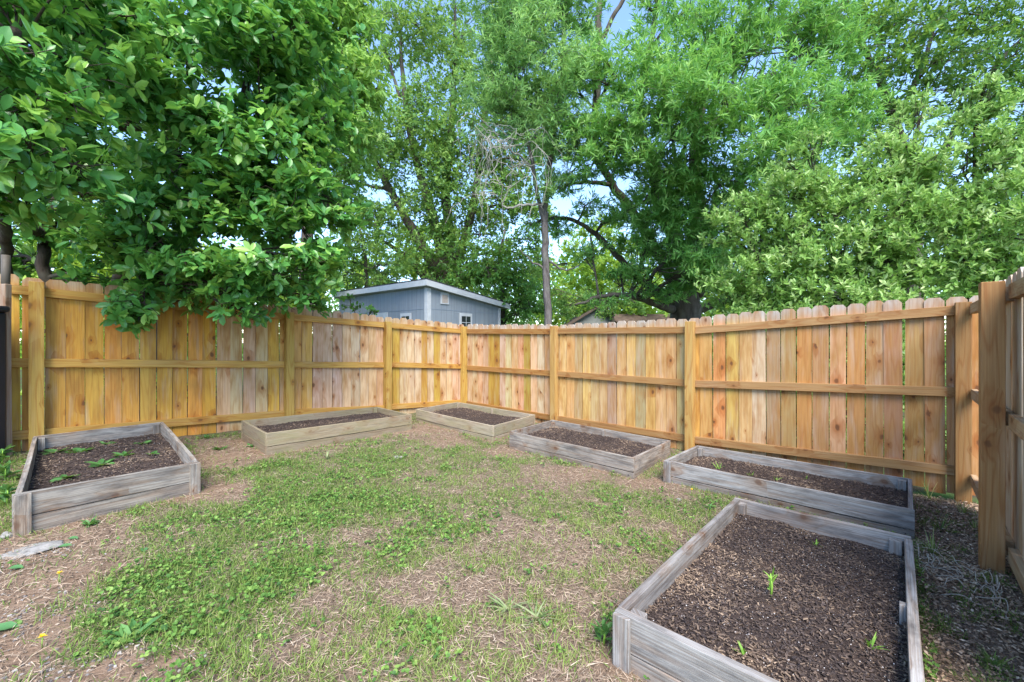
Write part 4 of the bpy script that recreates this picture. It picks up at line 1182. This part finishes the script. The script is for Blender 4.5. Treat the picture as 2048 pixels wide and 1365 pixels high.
# dead limb of the slim tree
mb = MB()
dead = [[(1078, 408, 10.7, .035), (1040, 412, 10.6, .03), (1008, 415, 10.5, .025), (1015, 385, 10.4, .015), (1020, 370, 10.4, .008)],
        [(1068, 340, 10.6, .03), (1040, 310, 10.2, .022), (1020, 300, 10, .018), (1030, 260, 9.9, .013), (1000, 252, 9.8, .009), (970, 246, 9.8, .005)]]
for d in range(40):
    s = np.array([RNG.uniform(975, 1055), RNG.uniform(262, 400), 9.9])
    sg = -1 if RNG.random() < .62 else 1
    e1 = s + [sg * RNG.uniform(20, 45), RNG.uniform(-40, 5), RNG.normal(0, .25)]
    e2 = e1 + [sg * RNG.uniform(-15, 40), RNG.uniform(0, 50), RNG.normal(0, .2)]
    e3 = e2 + [sg * RNG.uniform(-18, 14), RNG.uniform(25, 85), RNG.normal(0, .2)]
    dead.append([(*s, .010), (*e1, .0075), (*e2, .005), (*e3, .003)])
for d in dead:
    p = np.array([[*W(*q[:3]), q[3]] for q in d]); sp = smooth_path(p, 5); sp[1:-1, :3] += RNG.normal(0, .018, (len(sp) - 2, 3))
    mb.tube(sp[:, :3], np.maximum(sp[:, 3], .0025), 5)
    for k in range(3):
        j = RNG.integers(4, len(sp)); a = sp[j, :3]; b = a + RNG.normal(0, .12, 3) - [0, 0, .16]; mb.tube([a, (a + b) / 2 + RNG.normal(0, .03, 3), b], [.004, .003, .0015], 4)
mb.build('dead_branches', M_DEAD, t4, True)

make_tree('willow_oak', 'huge oak with thick dark trunk and narrow bright leaves rising behind the long fence', 'tree', W(1372, 760, 13),
          [[('w', *W(1372, 770, 13), .62), (1372, 650, 13, .47), (1372, 590, 13, .40), (1378, 540, 13, .32), (1395, 450, 12.6, .23), (1390, 330, 12, .17), (1400, 200, 11.4, .14), (1420, 60, 11, .08)],
           [(1365, 600, 13, .24), (1330, 530, 12.8, .18), (1275, 440, 12.6, .14), (1225, 370, 12.4, .115), (1190, 300, 12, .095), (1195, 180, 11.5, .10), (1197, 60, 11.3, .09), (1200, -40, 11.2, .07)],
           [(1350, 610, 13, .14), (1270, 550, 12.8, .10), (1215, 490, 12.6, .085), (1165, 450, 12.4, .06), (1110, 435, 12.2, .05), (1060, 450, 12, .03)],
           [(1378, 570, 13, .26), (1330, 420, 12.2, .2), (1300, 310, 11.8, .16), (1275, 250, 11.6, .11), (1300, 100, 11.2, .07), (1320, -20, 11, .05)],
           [(1385, 590, 13, .28), (1440, 500, 12.8, .22), (1500, 420, 12.5, .16), (1570, 365, 12.3, .11), (1640, 290, 12, .06), (1700, 220, 11.8, .025)],
           [(1345, 620, 12.8, .13), (1290, 600, 12, .09), (1225, 590, 11.5, .06), (1150, 610, 11.2, .03)], [(1225, 370, 12.4, .07), (1170, 365, 12, .05), (1110, 380, 11.8, .03)],
           [(1395, 620, 13, .14), (1440, 605, 12.6, .1), (1480, 595, 12.3, .05)], [(1196, 90, 11.35, .06), (1240, 10, 11.2, .055), (1270, -60, 11, .05), (1280, -140, 11, .04)], [(1350, 350, 10.6, .06), (1372, 290, 10, .04), (1450, 230, 9, .03)]],
          [(1180, 130, 10.4, 55), (1165, 40, 10.6, 45), (1240, 150, 10, 75), (1210, 250, 10, 75), (1280, 230, 9.4, 85), (1180, 330, 10.2, 55, .7), (1270, 310, 9.6, 65, .7), (1345, 110, 9.4, 85), (1370, 210, 8.6, 90), (1340, 280, 9, 75), (1420, 110, 9, 80), (1450, 190, 8, 95), (1460, 60, 9, 80), (1530, 130, 8.6, 100), (1550, 40, 9, 90),
           (1490, 280, 8.6, 85), (1570, 230, 8.8, 90), (1400, 320, 9.2, 70), (1380, 400, 10, 65), (1440, 370, 9.6, 70), (1520, 350, 9.6, 75), (1600, 330, 9.8, 70), (1410, 460, 10.6, 60), (1360, 470, 11, 55), (1450, 460, 10.8, 55), (1330, 520, 11.6, 38), (1400, 530, 11.4, 45), (1460, 540, 11.4, 50), (1620, 130, 9.4, 80),
           (1180, 505, 11.6, 34, .7), (1300, 430, 10.8, 52, .8), (1345, 430, 10.4, 55), (1235, 430, 11.8, 34, .7), (1395, 500, 10.2, 60), (1300, 545, 11.2, 42, .7), (1345, 590, 11.4, 26), (1430, 520, 10.3, 55), (1640, 210, 9.6, 75), (1700, 250, 10.4, 60), (1640, 60, 9.6, 70), (1500, 470, 10.6, 55), (1220, 320, 10.6, 50), (1120, 180, 10.6, 50), (1240, 545, 11.8, 30, .6), (1290, 580, 11.6, 32, .6), (1200, 600, 11.3, 28, .6), (1120, 450, 12, 38, .7), (1170, 410, 12.2, 32, .6), (1210, 440, 12.3, 28, .6), (1290, 400, 10.5, 55, .7), (1350, 350, 9.6, 60), (1300, 480, 11, 42, .7), (1420, 560, 11.2, 45), (1350, 560, 11.4, 36, .7), (1250, 490, 12, 30, .6), (1260, 400, 12, 32, .6), (1290, 470, 12.5, 26, .6), (1130, 370, 12, 30, .6), (1330, 380, 11, 50, .7), (1300, 10, 11, 45), (1380, 20, 10, 55)], WIL, M_BARK, sub=10)

make_tree('dark_oak', 'dark green tree spreading high above the pale shrub, sky showing through it', 'tree', W(1830, 770, 13.5),
          [[('w', *W(1830, 780, 13.5), .3), (1830, 600, 13.5, .27), (1820, 420, 13.3, .2), (1790, 250, 13, .14), (1740, 120, 12.6, .08), (1680, 30, 12.4, .05)], [(1820, 420, 13.3, .15), (1900, 280, 13, .1), (1980, 150, 12.6, .06), (2060, 60, 12.4, .04)], [(1790, 250, 13, .09), (1850, 120, 12.6, .06), (1880, 10, 12.4, .04)]],
          [(1690, 60, 11.5, 75, .6), (1760, 120, 11.5, 75, .5), (1820, 40, 11.6, 80, .6), (1900, 110, 11.8, 80, .5), (1960, 30, 11.8, 80, .6), (2030, 110, 12, 80, .5), (1700, 190, 12, 70, .5), (1790, 220, 12.2, 65, .45), (1990, 200, 12.2, 70, .45), (1650, 270, 12.4, 60, .45), (1740, 300, 12.4, 50, .45), (2040, 280, 12.2, 70, .5), (1880, 180, 12.4, 55, .4), (2090, 30, 12, 80), (2100, 190, 12, 80), (1610, 400, 12.6, 45, .5), (1680, 370, 12.6, 40, .5)], DRK, M_BARK, sub=10)

sx = [W(1560, 900, 6.6), W(1700, 960, 6.3), W(1830, 960, 6.0), W(1960, 980, 5.8)]
make_tree('leafy_shrub', 'tall pale green leafy shrub standing close behind the long fence', 'shrub', (sx[1][0], sx[1][1], .1),
          [[('w', sx[0][0], 6.6, .0, .035), (1545, 640, 6.6, .03), (1520, 540, 6.5, .022), (1490, 450, 6.4, .014), (1470, 400, 6.3, .008)],
           [('w', sx[1][0], 6.3, .0, .04), (1690, 640, 6.3, .034), (1670, 520, 6.2, .028), (1640, 420, 6.1, .02), (1610, 340, 6.1, .012)],
           [('w', sx[2][0], 6.0, .0, .04), (1800, 600, 6.0, .032), (1790, 480, 5.9, .026), (1810, 350, 5.8, .018), (1850, 230, 5.8, .01)],
           [('w', sx[3][0], 5.8, .0, .04), (1930, 600, 5.8, .03), (1930, 450, 5.7, .025), (1960, 320, 5.7, .016), (1970, 200, 5.7, .008)],
           [(1800, 600, 6, .02), (1740, 480, 5.9, .014), (1740, 360, 5.8, .008)], [(1930, 600, 5.8, .02), (2010, 500, 5.6, .014), (2040, 380, 5.5, .008)]],
          [(1475, 420, 6.3, 48), (1520, 460, 6.4, 60), (1490, 540, 6.4, 65), (1500, 610, 6.4, 60), (1570, 390, 6.2, 55), (1600, 450, 6.2, 75), (1580, 540, 6.2, 75), (1590, 610, 6.1, 65), (1640, 360, 6.1, 55), (1690, 430, 6.0, 75), (1680, 520, 6.0, 80), (1680, 600, 5.9, 70),
           (1740, 340, 5.9, 60), (1770, 420, 5.8, 80), (1770, 520, 5.8, 80), (1780, 590, 5.7, 60), (1810, 270, 5.8, 45), (1850, 330, 5.7, 70), (1860, 430, 5.7, 80), (1870, 520, 5.6, 75), (1850, 210, 5.8, 35), (1930, 330, 5.6, 75), (1950, 430, 5.5, 80), (1960, 520, 5.4, 70), (1950, 230, 5.6, 50), (1965, 170, 5.6, 30), (2020, 290, 5.5, 60), (2030, 390, 5.4, 75), (2050, 480, 5.3, 75), (1620, 290, 6.1, 30), (1570, 320, 6.2, 28), (2000, 560, 5.2, 40), (1560, 700, 6.3, 90), (1700, 720, 6.0, 90), (1840, 720, 5.7, 90), (1480, 690, 6.5, 60), (1760, 840, 5.8, 90), (1900, 860, 5.6, 80), (1620, 830, 6.2, 80), (1440, 470, 6.4, 26), (1455, 590, 6.5, 40)], SHR, M_BARKD, part='crown', twig_r=.007, sub=9)

make_tree('sapling', 'small dark-leaved sapling poking above the stepped fence before the shed wall', 'sapling', W(722, 830, 7.4),
          [[('w', *W(722, 835, 7.4), .014), (722, 680, 7.4, .012), (712, 630, 7.4, .009), (700, 600, 7.4, .006), (696, 588, 7.4, .004)], [(722, 680, 7.4, .010), (734, 640, 7.4, .007), (742, 614, 7.4, .004)]],
          [(700, 598, 7.4, 11), (712, 615, 7.4, 10), (742, 618, 7.4, 11), (733, 632, 7.3, 9), (690, 612, 7.4, 7), (752, 625, 7.4, 6)], dict(MAG, mat=DRK['mat'], size=.09, lai=1.2, per=6), M_BARKD, twig_r=.005, sub=4)
make_tree('sunlit_bush', 'yellow-green bush glowing between magnolia and shed', 'bush', W(640, 760, 13), [[('w', *W(640, 780, 13), .06), (640, 640, 13, .05), (630, 590, 13, .03)], [('w', *W(660, 780, 13), .06), (600, 640, 13, .04), (580, 590, 13, .03)]],
          [(618, 600, 12.8, 36), (585, 590, 13, 45), (640, 600, 15.6, 32), (560, 610, 13, 40), (620, 560, 13.5, 40)], BAK, M_BARKD, 'sunlit bushes behind the fences', 'foliage')
make_tree('sunlit_bush', 'yellow-green bush shining through under the magnolia boughs', 'bush', W(170, 700, 8.5), [[('w', *W(170, 740, 8.5), .06), (170, 560, 8.5, .05), (170, 480, 8.5, .03)], [('w', *W(240, 740, 8.5), .05), (260, 560, 8.5, .04), (280, 500, 8.5, .02)]],
          [(140, 470, 8.3, 80), (200, 430, 8.3, 70), (230, 500, 8.3, 80), (120, 540, 8.3, 70), (60, 520, 8.3, 60), (320, 520, 8.5, 80), (190, 560, 8.3, 70), (400, 540, 8.8, 80), (480, 570, 9, 70), (100, 650, 8, 90), (250, 660, 8, 90), (380, 670, 8.2, 90), (170, 770, 8, 80), (320, 780, 8, 80)], dict(BAK, size=.12, lai=1.8), M_BARKD, 'sunlit bushes behind the fences', 'foliage')
make_tree('understory_tree', 'mid green low tree beside the shed roof in front of the fanning trunks', 'tree', W(735, 720, 15), [[('w', *W(735, 740, 15.5), .1), (735, 600, 15.5, .09), (730, 520, 15.3, .06), (720, 460, 15.2, .03)]],
          [(715, 480, 15, 50), (750, 530, 15, 50), (700, 550, 15, 45), (780, 560, 15.4, 40), (660, 520, 15, 45), (740, 440, 15.5, 35), (690, 440, 15, 35)], dict(UND, mat=CEN['mat']), M_BARK, 'low trees between the big ones')
make_tree('understory_tree', 'dark low tree between the shed roof and the slim grey trunk', 'tree', W(1000, 740, 15), [[('w', *W(1005, 750, 15.5), .12), (1005, 600, 15.5, .1), (1000, 520, 15.4, .06), (1010, 460, 15.3, .03)]],
          [(970, 540, 15, 50), (1020, 520, 15, 45), (1040, 570, 15, 45), (1000, 590, 15, 45), (1060, 610, 15, 40), (930, 540, 15.4, 35), (1050, 480, 15.2, 32), (1035, 630, 15, 40), (900, 560, 15.6, 30)], UND, M_BARK, 'low trees between the big ones')
make_tree('understory_tree', 'dark green tree filling the space behind the pale leafy shrub', 'tree', W(1750, 730, 15), [[('w', *W(1750, 740, 15), .16), (1750, 600, 15, .13), (1745, 480, 15, .09), (1740, 380, 15, .05)], [(1750, 600, 15, .09), (1850, 480, 15, .05), (1930, 400, 15, .03)]],
          [(1560, 520, 14.6, 60), (1640, 470, 14.6, 60), (1640, 570, 14.6, 65), (1720, 400, 14.8, 60), (1730, 520, 14.6, 70), (1820, 460, 14.6, 70), (1830, 570, 14.6, 70), (1910, 400, 14.8, 65), (1920, 520, 14.6, 70), (2010, 460, 14.6, 70), (2020, 570, 14.6, 60), (1540, 600, 14.6, 55), (2020, 360, 15, 55), (1800, 350, 15, 50)], UND, M_BARK, 'low trees between the big ones')
make_tree('understory_tree', 'leafy low tree half hiding the gable of the far house', 'tree', W(1230, 710, 18), [[('w', *W(1225, 720, 18), .09), (1225, 640, 18, .08), (1222, 590, 18, .05)], [(1225, 640, 18, .05), (1170, 600, 18, .03)]],
          [(1215, 618, 17.6, 22), (1180, 598, 18, 26), (1240, 590, 18, 26), (1140, 610, 18, 28), (1280, 600, 18, 24), (1110, 590, 18, 28)], dict(UND, mat=CEN['mat']), M_BARK, 'low trees between the big ones')
make_tree('sunlit_tree', 'bright yellow-green tree behind the far house roof', 'tree', W(1200, 700, 29), [[('w', *W(1200, 715, 29), .25), (1200, 600, 29, .2), (1190, 520, 29, .12), (1180, 470, 29, .06)], [(1200, 600, 29, .12), (1260, 560, 29, .06)]],
          [(1160, 540, 28, 50), (1110, 640, 29, 40), (1200, 460, 29, 40), (1270, 500, 29, 35), (1350, 540, 29, 40), (1080, 540, 29, 35), (1210, 510, 28, 45), (1250, 570, 28, 50), (1180, 600, 27.5, 45), (1130, 590, 28, 40), (1300, 590, 28, 45), (1230, 620, 30, 40), (1310, 630, 29, 35), (1140, 500, 28.5, 30)], dict(BAK, size=.26), M_BARK, 'sunlit trees far behind')
make_tree('sunlit_tree', 'bright yellow-green tree seen past the thick oak trunk', 'tree', W(1450, 710, 24), [[('w', *W(1450, 720, 24), .2), (1450, 620, 24, .16), (1450, 560, 24, .08)]],
          [(1440, 600, 24, 50), (1470, 540, 24, 45), (1420, 560, 24, 40), (1500, 600, 24, 50), (1350, 600, 25, 40)], dict(BAK, size=.22), M_BARK, 'sunlit trees far behind')
make_tree('sunlit_tree', 'bright yellow-green tree in the gap behind the fanning trunks and shed', 'tree', W(830, 700, 30), [[('w', *W(830, 715, 30), .25), (830, 600, 30, .2), (830, 500, 30, .1)]],
          [(800, 520, 29, 45), (860, 530, 29, 45), (760, 550, 29, 45), (900, 560, 29, 40), (960, 560, 29, 45), (720, 570, 29, 45), (840, 470, 29, 35)], dict(BAK, size=.26), M_BARK, 'sunlit trees far behind')

# far woods: one mass all round the horizon beyond the gardens
n = 1300
ang = RNG.uniform(-1.25, 1.25, n); rad = RNG.uniform(36, 55, n)
cx = np.sin(ang) * rad; cy = np.cos(ang) * rad + 2; cz = RNG.uniform(-.5, 7.5, n) * (1 + .35 * np.sin(ang * 9))
tips = np.repeat(np.stack([cx, cy, cz], 1), 45, 0); N = len(tips)
tips = tips + RNG.normal(0, 1, (N, 3)) * [1.5, 1.5, 1.0]
stuff('far_woods', tips, rand_dir(N), unit(RNG.normal(0, .6, (N, 3)) + [0, 0, 1]), RNG.uniform(.35, .75, N), OVAL4, UND['mat'], np.clip(RNG.normal(.5, .25, N), 0, 1), 'distant mass of green woods beyond the gardens', 'woods')
